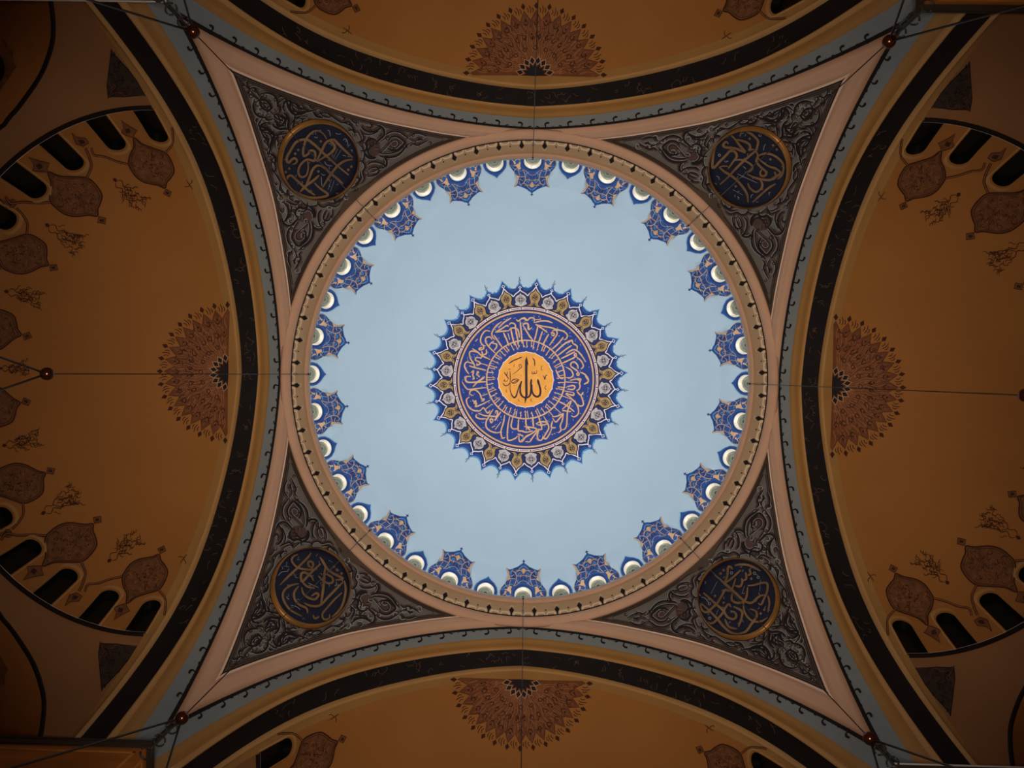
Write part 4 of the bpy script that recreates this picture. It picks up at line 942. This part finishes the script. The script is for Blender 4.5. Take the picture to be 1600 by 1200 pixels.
# half sunbursts under the crown of each semi-dome
def sunburst():
    base = semi(np.array([[520.0, 0.0]]))[0]*S
    root = empty('half_sunburst', base); U0 = 471.0
    def pp(r, t, sx=1.0): return (U0 + r*1.0*math.cos(t)*sx, r*.98*math.sin(t))
    half = PI/2 - .03; N = 17
    def clampu(L): return [(max(a, U0), b) for a, b in L]
    out = []
    dt = 2*half/(N-1)
    for i in range(N):
        t = -half + dt*i
        if i: out += [pp(90, t-dt*.62), pp(87, t-dt*.5), pp(90, t-dt*.38)]
        out += [pp(97, t-dt*.16), pp(103, t), pp(97, t+dt*.16)]
    out = clampu(out)
    MB(semi).fill(out + [pp(20, half), (U0, 0), pp(20, -half)], .002, 9).build('russet_field', MAT['russet'], root)
    bl = MB(semi)
    for i in range(N):
        t = -half + dt*i
        c = pp(109, t); e = (math.cos(t), math.sin(t)); l = (-e[1], e[0])
        bl.fill([(c[0]+6*e[0], c[1]+6*e[1]), (c[0]+3.6*l[0], c[1]+3.6*l[1]), (c[0]-5*e[0], c[1]-5*e[1]), (c[0]-3.6*l[0], c[1]-3.6*l[1])], .003, 4)
        if i < N-1:
            for u in (.3, .5, .7):
                a = t + dt*u; L_ = 12 if u == .5 else 8
                bl.rib([pp(97+(u != .5)*2, a), pp(103, a+.012), pp(99+L_, a-.01)], 1.3, .003, taper=.4)
        for r_, s_ in ((84, 4.2), (62, 3.4)):
            tt = t if r_ == 84 else t + dt/2
            if abs(tt) < half-.05:
                bl.rib([pp(r_+2, tt-.05), pp(r_-3, tt-.025), pp(r_-4, tt), pp(r_-3, tt+.025), pp(r_+2, tt+.05)], 1.6, .003); bl.dot(pp(r_+3, tt), 1.8 if i % 2 else 1.1, .003, 5)
        if i % 2 == 0 and abs(t) < half-.05:
            c = pp(44, t); bl.rib([(c[0]+3*math.cos(j*PI/3), c[1]+3*math.sin(j*PI/3)) for j in range(6)], 1.3, .003, closed=True)
    bl.rib([p for p in out], .8, .0028, smooth=False, taper=1)
    for i in range(120):
        t = rng.uniform(-half*.96, half*.96); r0 = 28 + 62*math.sqrt(rng.random()); b = t + rng.normal(0, .7); c = pp(r0, t)
        if c[0] > U0+6: bl.rib([(c[0]-3*math.cos(b), c[1]-3*math.sin(b)), (c[0]+rng.normal(0, 1), c[1]+rng.normal(0, 1)), (c[0]+3.4*math.cos(b+.4), c[1]+3.4*math.sin(b+.4))], rng.uniform(.7, 1.3), .003, n=3)
    bl.build('dark_accents', MAT['umber'], root)
    ln = MB(semi)
    for i in range(34):
        t = -half + (i+.5)*2*half/34
        for (r0, r1, da) in ((22, 46, .05), (38, 66, -.045), (54, 84, .04), (70, 94, -.03)):
            a = t + rng.normal(0, .01)
            if abs(a+da) < half and abs(a-da) < half:
                ln.rib([pp(r0, a-da*.5), pp((r0+r1)/2, a+da*.9), pp(r1, a-da*.2)], .8, .0026, n=4); ln.rib([pp(r0+6, a+da*.6), pp((r0+r1)/2+4, a-da*.5)], .7, .0026, n=3)
    for i in range(70):
        t = rng.uniform(-half*.97, half*.97); r0 = rng.uniform(30, 88); b = rng.uniform(0, 6)
        c = pp(r0, t)
        if c[0] > U0+5: ln.rib([(c[0]+4*math.cos(b+j*.9), c[1]+4*math.sin(b+j*.9)) for j in range(4)], .7, .0026, n=3)
    ln.build('copper_veins', MAT['russetline'], root)
    core = []
    for i in range(9):
        t = -half + i*2*half/8; core.append(pp(21, t))
        if i < 8: core.append(pp(14.5, t+half/8))
    MB(semi).fill(clampu(core) + [(U0, 0)], .0032, 5).build('black_core', MAT['black'], root)
    lt = MB(semi)
    for i in range(8):
        t = -half + (i+.5)*2*half/8; c = pp(24, t); e = (math.cos(t), math.sin(t)); l = (-e[1], e[0])
        lt.rib([(c[0]+7*e[0], c[1]+7*e[1]), (c[0]+4.6*l[0], c[1]+4.6*l[1]), (c[0]-6*e[0], c[1]-6*e[1]), (c[0]-4.6*l[0], c[1]-4.6*l[1])], 1.2, .0036, closed=True, smooth=False)
    lt.build('pale_lattice', MAT['gold'], root)
    dk = MB(semi)
    for i in range(8):
        t = -half + (i+.5)*2*half/8; c = pp(24, t); e = (math.cos(t), math.sin(t)); l = (-e[1], e[0])
        dk.fill([(c[0]+5.6*e[0], c[1]+5.6*e[1]), (c[0]+3.6*l[0], c[1]+3.6*l[1]), (c[0]-4.8*e[0], c[1]-4.8*e[1]), (c[0]-3.6*l[0], c[1]-3.6*l[1])], .0033, 4)
    dk.build('black_lozenges', MAT['black'], root)
    return root
sb = sunburst()
for k in range(4):
    o = sb if k == 0 else rotated(sb, k*PI/2)
    tag(o, 'russet half sunburst ornament at the crown of the %s semi-dome' % SIDE[k], 'ornament', 'half sunbursts on the semi-domes')

# cartouches between the windows (drawn once, carried to each bay of the semi-dome)
CZ = crop(0, 0, 3, CEN, PI)
A0 = CZ([(160, 757)])[0]; A1 = CZ([(460, 1022)])[0]       # foot and tip of the drawn cartouche
def carrier(B0, B1, flip=False):
    z0, z1 = complex(*A0), complex(*A1); w0, w1 = complex(*B0), complex(*B1)
    def f(pts):
        p = np.asarray(pts)[:, 0] + 1j*np.asarray(pts)[:, 1]; q_ = (p - z0)/(z1 - z0)
        q_ = q_.conj() if flip else q_
        p = w0 + q_*(w1 - w0); return np.stack([p.real, p.imag], 1)
    return f
SH = CZ([(205,790),(260,810),(330,815),(390,820),(430,850),(462,900),(455,940),(442,970),(440,1002),(400,998),(330,1003),(280,990),(240,960),(215,930),(210,880),(218,840)])
srng = np.random.default_rng(11)
def cartouche(B0, B1, nm='wall_cartouche', first=False):
    Tf = carrier(B0, B1); base = semi(np.array([Tf([SH.mean(0)])[0]]))[0]*S
    r = empty(nm, base); o = Tf(SH); oc = spline(o, 4, True); sc = abs(complex(*(np.array(B1)-np.array(B0))))/133
    MB(semi).fill(oc, .002, 12).build('russet_field', MAT['shield'], r)
    m = MB(semi); m.rib(oc, 2.2, .003, closed=True, smooth=False); m.rib(o.mean(0) + (oc - o.mean(0))*.90, .9, .003, closed=True, smooth=False)
    c = o.mean(0)
    for i in range(46):
        g = c + (o[srng.integers(0, len(o))]-c)*math.sqrt(srng.random())*.84; b = srng.uniform(0, 6); rr = srng.uniform(2.5, 5)*sc
        m.rib([(g[0]+rr*math.cos(b+j*.8), g[1]+rr*math.sin(b+j*.8)) for j in range(4)], .9, .003, n=3)
    for i in range(9):
        g = c + (o[srng.integers(0, len(o))]-c)*srng.random()*.7; m.dot(g, 1.5, .003, 5)
    m.build('dark_scrollwork', MAT['umber'], r)
    m = MB(semi)
    for i in range(34):
        g = c + (o[srng.integers(0, len(o))]-c)*math.sqrt(srng.random())*.82; b = srng.uniform(0, 6); rr = srng.uniform(2.5, 5)*sc
        m.rib([(g[0]+rr*math.cos(b+j*.8), g[1]+rr*math.sin(b+j*.8)) for j in range(4)], .6, .0027, n=3)
    m.build('copper_veins', MAT['russetline'], r)
    # palmette at the foot, pendant at the tip, side arms
    pm = Tf(CZ([(112,720),(165,738),(212,748),(200,775),(205,792),(165,790),(130,785),(138,755)])); MB(semi).fill(pm, .002, 8).build('palmette', MAT['shield'], r)
    pdn = Tf(CZ([(446,1004),(480,1012),(478,1040),(440,1032)])); MB(semi).fill(pdn, .002, 8).build('pendant', MAT['shield'], r)
    m = MB(semi); m.rib(pm, 1.2, .003, closed=True, smooth=False); m.rib(pdn, 1.4, .003, closed=True, smooth=False)
    m.fill(Tf(CZ([(145,760),(168,748),(180,768),(160,780)])), .003, 6); m.fill(Tf(CZ([(452,1015),(470,1018),(468,1030),(450,1028)])), .003, 6)
    m.rib(Tf(CZ([(390,820),(412,770),(402,720),(385,680)])), 4.2*sc, .0024, taper=1); m.rib(Tf(CZ([(215,935),(150,938),(80,932),(25,938),(0,905)])), 4.2*sc, .0024, taper=1)
    m.build('dark_arms_and_edges', MAT['umber'], r)
    a2 = MB(semi); a2.rib(Tf(CZ([(390,820),(412,770),(402,720),(385,680)])), 1.2*sc, .0034, taper=1); a2.rib(Tf(CZ([(215,935),(150,938),(80,932),(25,938),(0,905)])), 1.2*sc, .0034, taper=1); a2.build('arm_copper_line', MAT['russetline'], r)  # thin copper line along each arm
    if first: return r
    bud = Tf(CZ([(320,605),(345,628),(385,632),(402,655),(375,672),(340,660)])); b_ = MB(semi); b_.fill(bud, .0022, 7); b_.build('side_bud', MAT['shield'], r)
    b_ = MB(semi); b_.rib(bud, 1.2, .003, closed=True, smooth=False); b_.fill(Tf(CZ([(350,640),(375,640),(385,655),(360,660)])), .0032, 5); b_.build('bud_edge', MAT['umber'], r)
    return r
FOOT = [(638, 381), (779, 323), (872, 206), (925, 66)]; TIP = [(573, 282), (677, 237), (753, 161), (794, 52)]
cz = []
for i in range(4):
    cz.append(cartouche(FOOT[i], TIP[i], first=(i == 0)))
def mirrored(root):
    """mirror image about the bay axis"""
    l = root.location; r = empty(root.name.split('.')[0], (l.x, -l.y, l.z))
    for ch in root.children:
        me = ch.data.copy(); co = np.empty(len(me.vertices)*3); me.vertices.foreach_get('co', co); co = co.reshape(-1, 3); co[:, 1] *= -1
        me.vertices.foreach_set('co', co.ravel()); me.flip_normals(); me.update(); o = link(ch.name.split('.')[0], me, r)
        if 'kind' in ch: o['kind'] = ch['kind']
    return r
cm = [mirrored(c) for c in cz]
def spread(protos, what, cat, group, nside, fmt):
    """protos: list of (positive end, mirrored end); right bay holds the originals"""
    done = []
    for k in (2, 1, 3, 0):
        for e in (0, 1):
            for i in range(nside if k % 2 == 0 else 1):
                src = protos[e][i]
                o = src if k == 0 else rotated(src, k*PI/2)
                tag(o, fmt % (SIDE[k], 'first' if i == 0 else NTH[i], ENDS[k][e]), cat, group)
spread((cz, cm), None, 'ornament', 'cartouches between semi-dome windows', 4, 'russet shield-shaped wall cartouche in the %s semi-dome, %s from its %s end')

# flame-like sprigs above the cartouches
def sprig(A_, B_, seed):
    r_ = np.random.default_rng(seed); A_, B_ = np.array(A_, float), np.array(B_, float); d_ = B_-A_; L = np.linalg.norm(d_); e = d_/L; n = np.array([-e[1], e[0]])
    base = semi(np.array([(A_+B_)/2]))[0]*S; root = empty('floral_sprig', base)
    m = MB(semi)
    at = lambda t, s: A_ + e*t*L + n*s*L
    m.fill([at(-.06, 0), at(0, .05), at(.08, 0), at(0, -.05)], .002, 4)
    for s in (1, -1): m.rib([at(.02, 0), at(.15, .10*s), at(.28, .03*s), at(.4, .12*s), at(.5, .04*s)], 1.3, .002)
    m.build('stem', MAT['umber'], root)
    m = MB(semi)
    for i in range(46):
        t = r_.uniform(.2, .85); s = r_.uniform(-.2, .2)*(.4+t); b = r_.normal(0, .6)
        p0 = at(t, s); g = lambda q, w: p0 + (e*math.cos(b)+n*math.sin(b))*q*L + (-e*math.sin(b)+n*math.cos(b))*w*L
        m.rib([g(0, 0), g(.06, .02), g(.12, -.02), g(.18, .012)], 1.1, .002, n=3)
    m.build('flame_leaves', MAT['umber'], root)
    m = MB(semi)
    for i in range(14):
        t = r_.uniform(.25, .85); s = r_.uniform(-.16, .16)*(.4+t)
        m.rib([at(t, s), at(t+.06, s+.02), at(t+.12, s)], .7, .0017, n=3)
    m.build('copper_veins', MAT['russetline'], root)
    return root
SPA = [(657, 301), (764, 228), (828, 122), (835, 0)]; SPB = [(610, 256), (706, 190), (766, 111), (788, 0)]
sp = [sprig(SPA[i], SPB[i], 20+i) for i in range(4)]
sm_ = [mirrored(c) for c in sp[:3]] 
for k in (2, 0):
    for e in (0, 1):
        for i in range(3):
            src = (sp, sm_)[e][i]; o = src if k == 0 else rotated(src, k*PI/2)
            tag(o, 'flame-like painted sprig in the %s semi-dome, %s from its %s end' % (SIDE[k], 'first' if i == 0 else NTH[i], ENDS[k][e]), 'ornament', 'painted sprigs in the semi-domes')
    o = sp[3] if k == 0 else rotated(sp[3], k*PI/2)
    tag(o, 'flame-like painted sprig on the middle axis of the %s semi-dome' % SIDE[k], 'ornament', 'painted sprigs in the semi-domes')
def tick():
    c = np.array(un(293, 286)) * -1; root = empty('small_sprig', semi(np.array([c]))[0]*S); m = MB(semi)
    for p in ([(-6, -7), (-1, -1), (5, 8)], [(-1, -1), (4, -3), (8, -2)], [(0, 0), (-4, 5), (-3, 9)], [(-5, -2), (-1, -1)]): m.rib([(c[0]+a, c[1]+b) for a, b in p], 1.2, .002)
    m.build('leaf_strokes', MAT['umber'], root); return root
tk = tick(); tkm = mirrored(tk)
for k in (1, 2, 3, 0):
    for e in (0, 1):
        src = (tk, tkm)[e]; o = src if k == 0 else rotated(src, k*PI/2)
        tag(o, 'tiny dark twig mark beside the %s arch, towards its %s end' % (SIDE[k], ENDS[k][e]), 'ornament', 'tiny twig marks beside the arches')

# ================================================================== walls below the semi-domes, with corner niches
EX = [(846,374),(812,398),(788,428),(766,462),(753,495),(747,524),(749,560),(757,600),(775,650),(830,720),(930,760),(1040,740),(1090,640),(1060,500),(960,400)]
EX = [(a+12, b+2) for a, b in EX]; EXs = spline(EX, 4, True)
pw = wall(EXs); a_, b_, n_ = _wall_par(pw[:, 2])
psw = np.degrees(np.arctan2(np.maximum((pw[:, 0]-XS)/a_, 0)**(n_/2), (np.abs(pw[:, 1])/b_)**(n_/2)))
exz = np.stack([psw, pw[:, 2]], 1)
sx, sy = .1, 6.0
psg = np.linspace(0, 90, 37); zg = np.linspace(ZB, 1.3, 12)
poly = [(a*sx, ZB*sy) for a in psg] + [(90*sx, z*sy) for z in zg[1:]] + [(a*sx, 1.3*sy) for a in psg[::-1][1:]] + [(0, z*sy) for z in zg[::-1][1:-1]]
okh = exz.copy(); okh[:, 0] = np.clip(okh[:, 0], 1.0, 89); okh[:, 1] = np.clip(okh[:, 1], 1.34, ZB-.03)
t = MB(flat); t.fill(poly, 0, .22, holes=[okh*np.array([[sx, sy]])])
uv = np.array(t.v)/np.array([[sx, sy]]); v1 = wall_pz(uv); f1 = list(t.f)
wv, wf = merge((v1, f1), (v1*np.array([[1, -1, 1]]), [q_[::-1] for q_ in f1]))
wlo = np.array([XS, 0, 1.3])*S
wall_me = rawmesh('wall', np.array(wv)*S - wlo, wf, MAT['lower'])
hp = wall_pz(okh); hc = hp.mean(0); od = np.array([.62, .5, 0.12]); od /= np.linalg.norm(od)
def niche(sg):
    M = np.array([[1, sg, 1]]); rings = []
    for t_, s_ in ((0, 1), (.12, .97), (.24, .86), (.33, .68), (.38, .42), (.40, .15)):
        rings.append((hc + (hp-hc)*s_ + od*t_)*M)
    k = len(hp); v = np.concatenate(rings)*S - wlo; f = []
    for j in range(len(rings)-1):
        for i in range(k): f.append((j*k+i, j*k+(i+1) % k, (j+1)*k+(i+1) % k, (j+1)*k+i))
    f.append(tuple((len(rings)-1)*k+i for i in range(k)))
    return rawmesh('niche', v, f, MAT['niche'])
def nichemap(uv):
    """chart point carried into the depth of the niche"""
    p = wall(uv); r = np.linalg.norm(p - hc, axis=1, keepdims=True)
    return p + od*np.clip(.30 - .2*r, .05, .3)
def niche_rim(sg):
    M = np.array([[1, sg, 1]]); pts = list(hp*M*S - wlo); pts.append(pts[0]); v, f = tube([p for p in pts], .05, 8); return rawmesh('niche_rim', v, f, MAT['lineblack'])
def niche_win(sg):
    M = np.array([[1, sg, 1]]); e = [(812 + 0*i, 0) for i in range(1)]
    c = np.array([846.0, 452.0]); o1 = np.array([(c[0]+36*math.cos(2*PI*i/28), c[1]+34*math.sin(2*PI*i/28)) for i in range(28)]); o2 = np.array([(c[0]+(55+3*math.sin(i*2.3))*math.cos(2*PI*i/40), c[1]+(53+3*math.sin(i*2.3))*math.sin(2*PI*i/40)) for i in range(40)])
    res = []
    for nm, pl, of, m in (('leafy_border', o2, .02, MAT['shield']), ('dark_window', o1, .03, MAT['dark'])):
        P_ = (wall(pl) + od*.10 - od*of)*M*S - wlo
        cc = P_.mean(0); v = np.concatenate([P_, [cc]]); k = len(P_)
        res.append((nm, rawmesh(nm, v, [(i, (i+1) % k, k) for i in range(k)], m)))
    return res
nm_ = {sg: (niche(sg), niche_rim(sg), niche_win(sg)) for sg in (1, -1)}
for k in range(4):
    o = link('wall_' + ['east', 'south', 'west', 'north'][k], wall_me); rot_place(o, wlo, k)
    tag(o, 'dim ochre wall with corner niches below the %s semi-dome' % SIDE[k], 'wall', None, 'structure')
    for sg in (1, -1):
        n0 = link('niche', nm_[sg][0], o); link('niche_rim', nm_[sg][1], o)
        for nm, me in nm_[sg][2]: link(nm, me, n0)

# dark triangular corner ornaments on that wall
def corner_orn():
    TZ = crop(120, 0, 5, CEN, PI)
    tri = TZ([(250,350),(262,380),(300,420),(380,510),(450,600),(520,722),(440,720),(360,728),(250,725),(225,740),(215,640),(225,560),(240,440)])
    base = wall(tri)[0:1].mean(0)*S; r = empty('corner_ornament', base)
    MB(wall).fill(tri, .002, 8).build('dark_field', MAT['darkfield'], r)
    m = MB(wall); m.rib(tri, 1.3, .0035, closed=True, smooth=False); c = tri.mean(0); rg = np.random.default_rng(5)
    for i in range(60):
        g = c + (tri[rg.integers(0, len(tri))]-c)*math.sqrt(rg.random())*.9; b = rg.uniform(0, 6); rr = rg.uniform(2, 4)
        m.rib([(g[0]+rr*math.cos(b+j*.9), g[1]+rr*math.sin(b+j*.9)) for j in range(4)], 1.0, .0035, n=3)
    m.build('black_arabesque', MAT['arab'], r)
    m = MB(wall)
    for p in ([(225,740),(240,700),(260,660),(230,620),(225,570)], [(240,720),(300,690),(360,720),(400,700)], [(250,620),(280,640),(260,680)], [(300,720),(320,690),(350,700)]): m.rib(TZ(p), .9, .004)
    m.build('copper_veins', MAT['russet'], r); return r
co0 = corner_orn(); co1 = mirrored(co0)
for k in (2, 0):
    for e, src in ((0, co0), (1, co1)):
        o = src if k == 0 else rotated(src, k*PI/2)
        tag(o, 'dark triangular arabesque ornament below the %s semi-dome, at its %s end' % (SIDE[k], ENDS[k][e]), 'ornament', 'triangular corner ornaments')

# ================================================================== corner piers with cornices
PB = .95; ZT = 1.957
def pier():
    lo = np.array([PB, PB, -.2])*S; r = empty('pier', lo)
    e = 1.75
    sh = box((PB+.005, PB+.005, -.2), (e, e, ZT-.028)); link('shaft', rawmesh('shaft', np.array(sh[0])*S - lo, sh[1], MAT['marble'], False), r)
    v, f = box((PB, PB, ZT-.028), (e, e, ZT)); link('cornice', rawmesh('cornice', np.array(v)*S - lo, f, MAT['cornice'], False), r)
    fr = []
    for ax_ in (0, 1):
        for a, b, z0, z1 in ((PB+.022, PB+.028, .2, ZT-.05), (PB+.022, e, ZT-.056, ZT-.05)):
            p, q2 = [PB+.003, PB+.005], [a, b]
            x = p if ax_ == 0 else q2; y = q2 if ax_ == 0 else p
            fr.append(box((x[0], y[0], z0), (x[1], y[1], z1)))
    v, f = merge(*fr); link('panel_edge', rawmesh('panel_edge', np.array(v)*S - lo, f, MAT['marblef'], False), r)
    v, f = merge(box((PB-.002, PB-.002, ZT-.004), (e, PB, ZT+.001)), box((PB-.002, PB, ZT-.004), (PB, e, ZT+.001))); link('cornice_edge', rawmesh('cornice_edge', np.array(v)*S - lo, f, MAT['edge'], False), r)  # white edge strip, its glint painted in
    return r
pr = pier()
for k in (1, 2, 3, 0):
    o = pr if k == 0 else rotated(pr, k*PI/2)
    if k in (1, 3):  # only the other two piers keep the painted glint
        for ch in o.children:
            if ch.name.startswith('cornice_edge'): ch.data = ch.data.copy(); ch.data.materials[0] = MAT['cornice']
    tag(o, 'orange marble corner pier with dark cornice, %s corner of the hall' % CORNER[k], 'pier', 'corner piers', 'structure')

# floor of the hall, below the camera
v, f = box((-2.4, -2.4, -.21), (2.4, 2.4, -.2)); fl = link('floor', rawmesh('floor', np.array(v)*S, f, MAT['carpet'], False)); tag(fl, 'carpeted hall floor below the dome', 'floor', kind='structure')

# ================================================================== suspension wires with bronze balls
RW = .906; ZW = 3.165; ZBall = RW*1200/764; RBALL = .0122
def hanger(diag):
    base = np.array([0, -RW, ZBall])*S; r = empty('suspension_cable', base); b = base
    v, f = tube([np.array([0, -RW, ZW])*S - b, np.array([0, -RW, ZBall])*S - b], .0095, 8); link('vertical_wire', rawmesh('vertical_wire', v, f, MAT['cable']), r)
    v, f = merge(tube([np.array([0, -RW-.004, ZW+.01])*S - b, np.array([0, -RW, ZW-.012])*S - b], .03, 8)); link('ceiling_hook', rawmesh('ceiling_hook', v, f, MAT['bracket']), r)
    v, f = sphere((0, 0, 0), RBALL*S); link('ball', rawmesh('ball', v, f, MAT['ball']), r)
    v, f = tube([(0, 0, .09), (0, 0, .15)], [.05, .03], 10); link('ball_collar', rawmesh('ball_collar', v, f, MAT['bracket']), r)
    sp_ = 15 if diag else 10
    for sg in (1, -1):
        a = math.radians(sp_*sg); e = np.array([.95*math.sin(a), -.95*math.cos(a), .72])*S - b
        v, f = tube([(0, 0, 0), e], .016, 8); link('lower_cable', rawmesh('lower_cable', v, f, MAT['cable']), r)
    if diag:
        m = []
        for j in range(3):
            c = np.array([.0, -RW-.004-.008*j, ZBall-.035-.036*j])*S - b; R_ = .085
            m.append(tube([c + R_*np.array([math.cos(i*PI/6), .3*math.sin(i*PI/6), math.sin(i*PI/6)]) for i in range(12)], .014, 6))
        v, f = merge(*m, tube([(0, 0, -.05), (0, -.05, -.9)], .016, 6)); link('scroll_bracket', rawmesh('scroll_bracket', v, f, MAT['bracket']), r)
    return r
hs = hanger(False); hd = hanger(True)
DN = {0: 'top of the ring', 90: 'right side of the ring', 180: 'bottom of the ring', 270: 'left side of the ring', 45: 'upper right', 135: 'lower right', 225: 'lower left', 315: 'upper left'}
for a in (90, 180, 270, 0):
    o = hs if a == 0 else rotated(hs, math.radians(a)); tag(o, 'thin dark chandelier wire hanging straight from the %s' % DN[a], 'cable', 'chandelier cables')
for a in (45, 135, 225, 315):
    o = rotated(hd, math.radians(a)); tag(o, 'chandelier cable with bronze ball and scroll before the %s pendentive' % DN[a], 'cable', 'chandelier cables')
for ch in list(hd.children): bpy.data.objects.remove(ch)
bpy.data.objects.remove(hd)
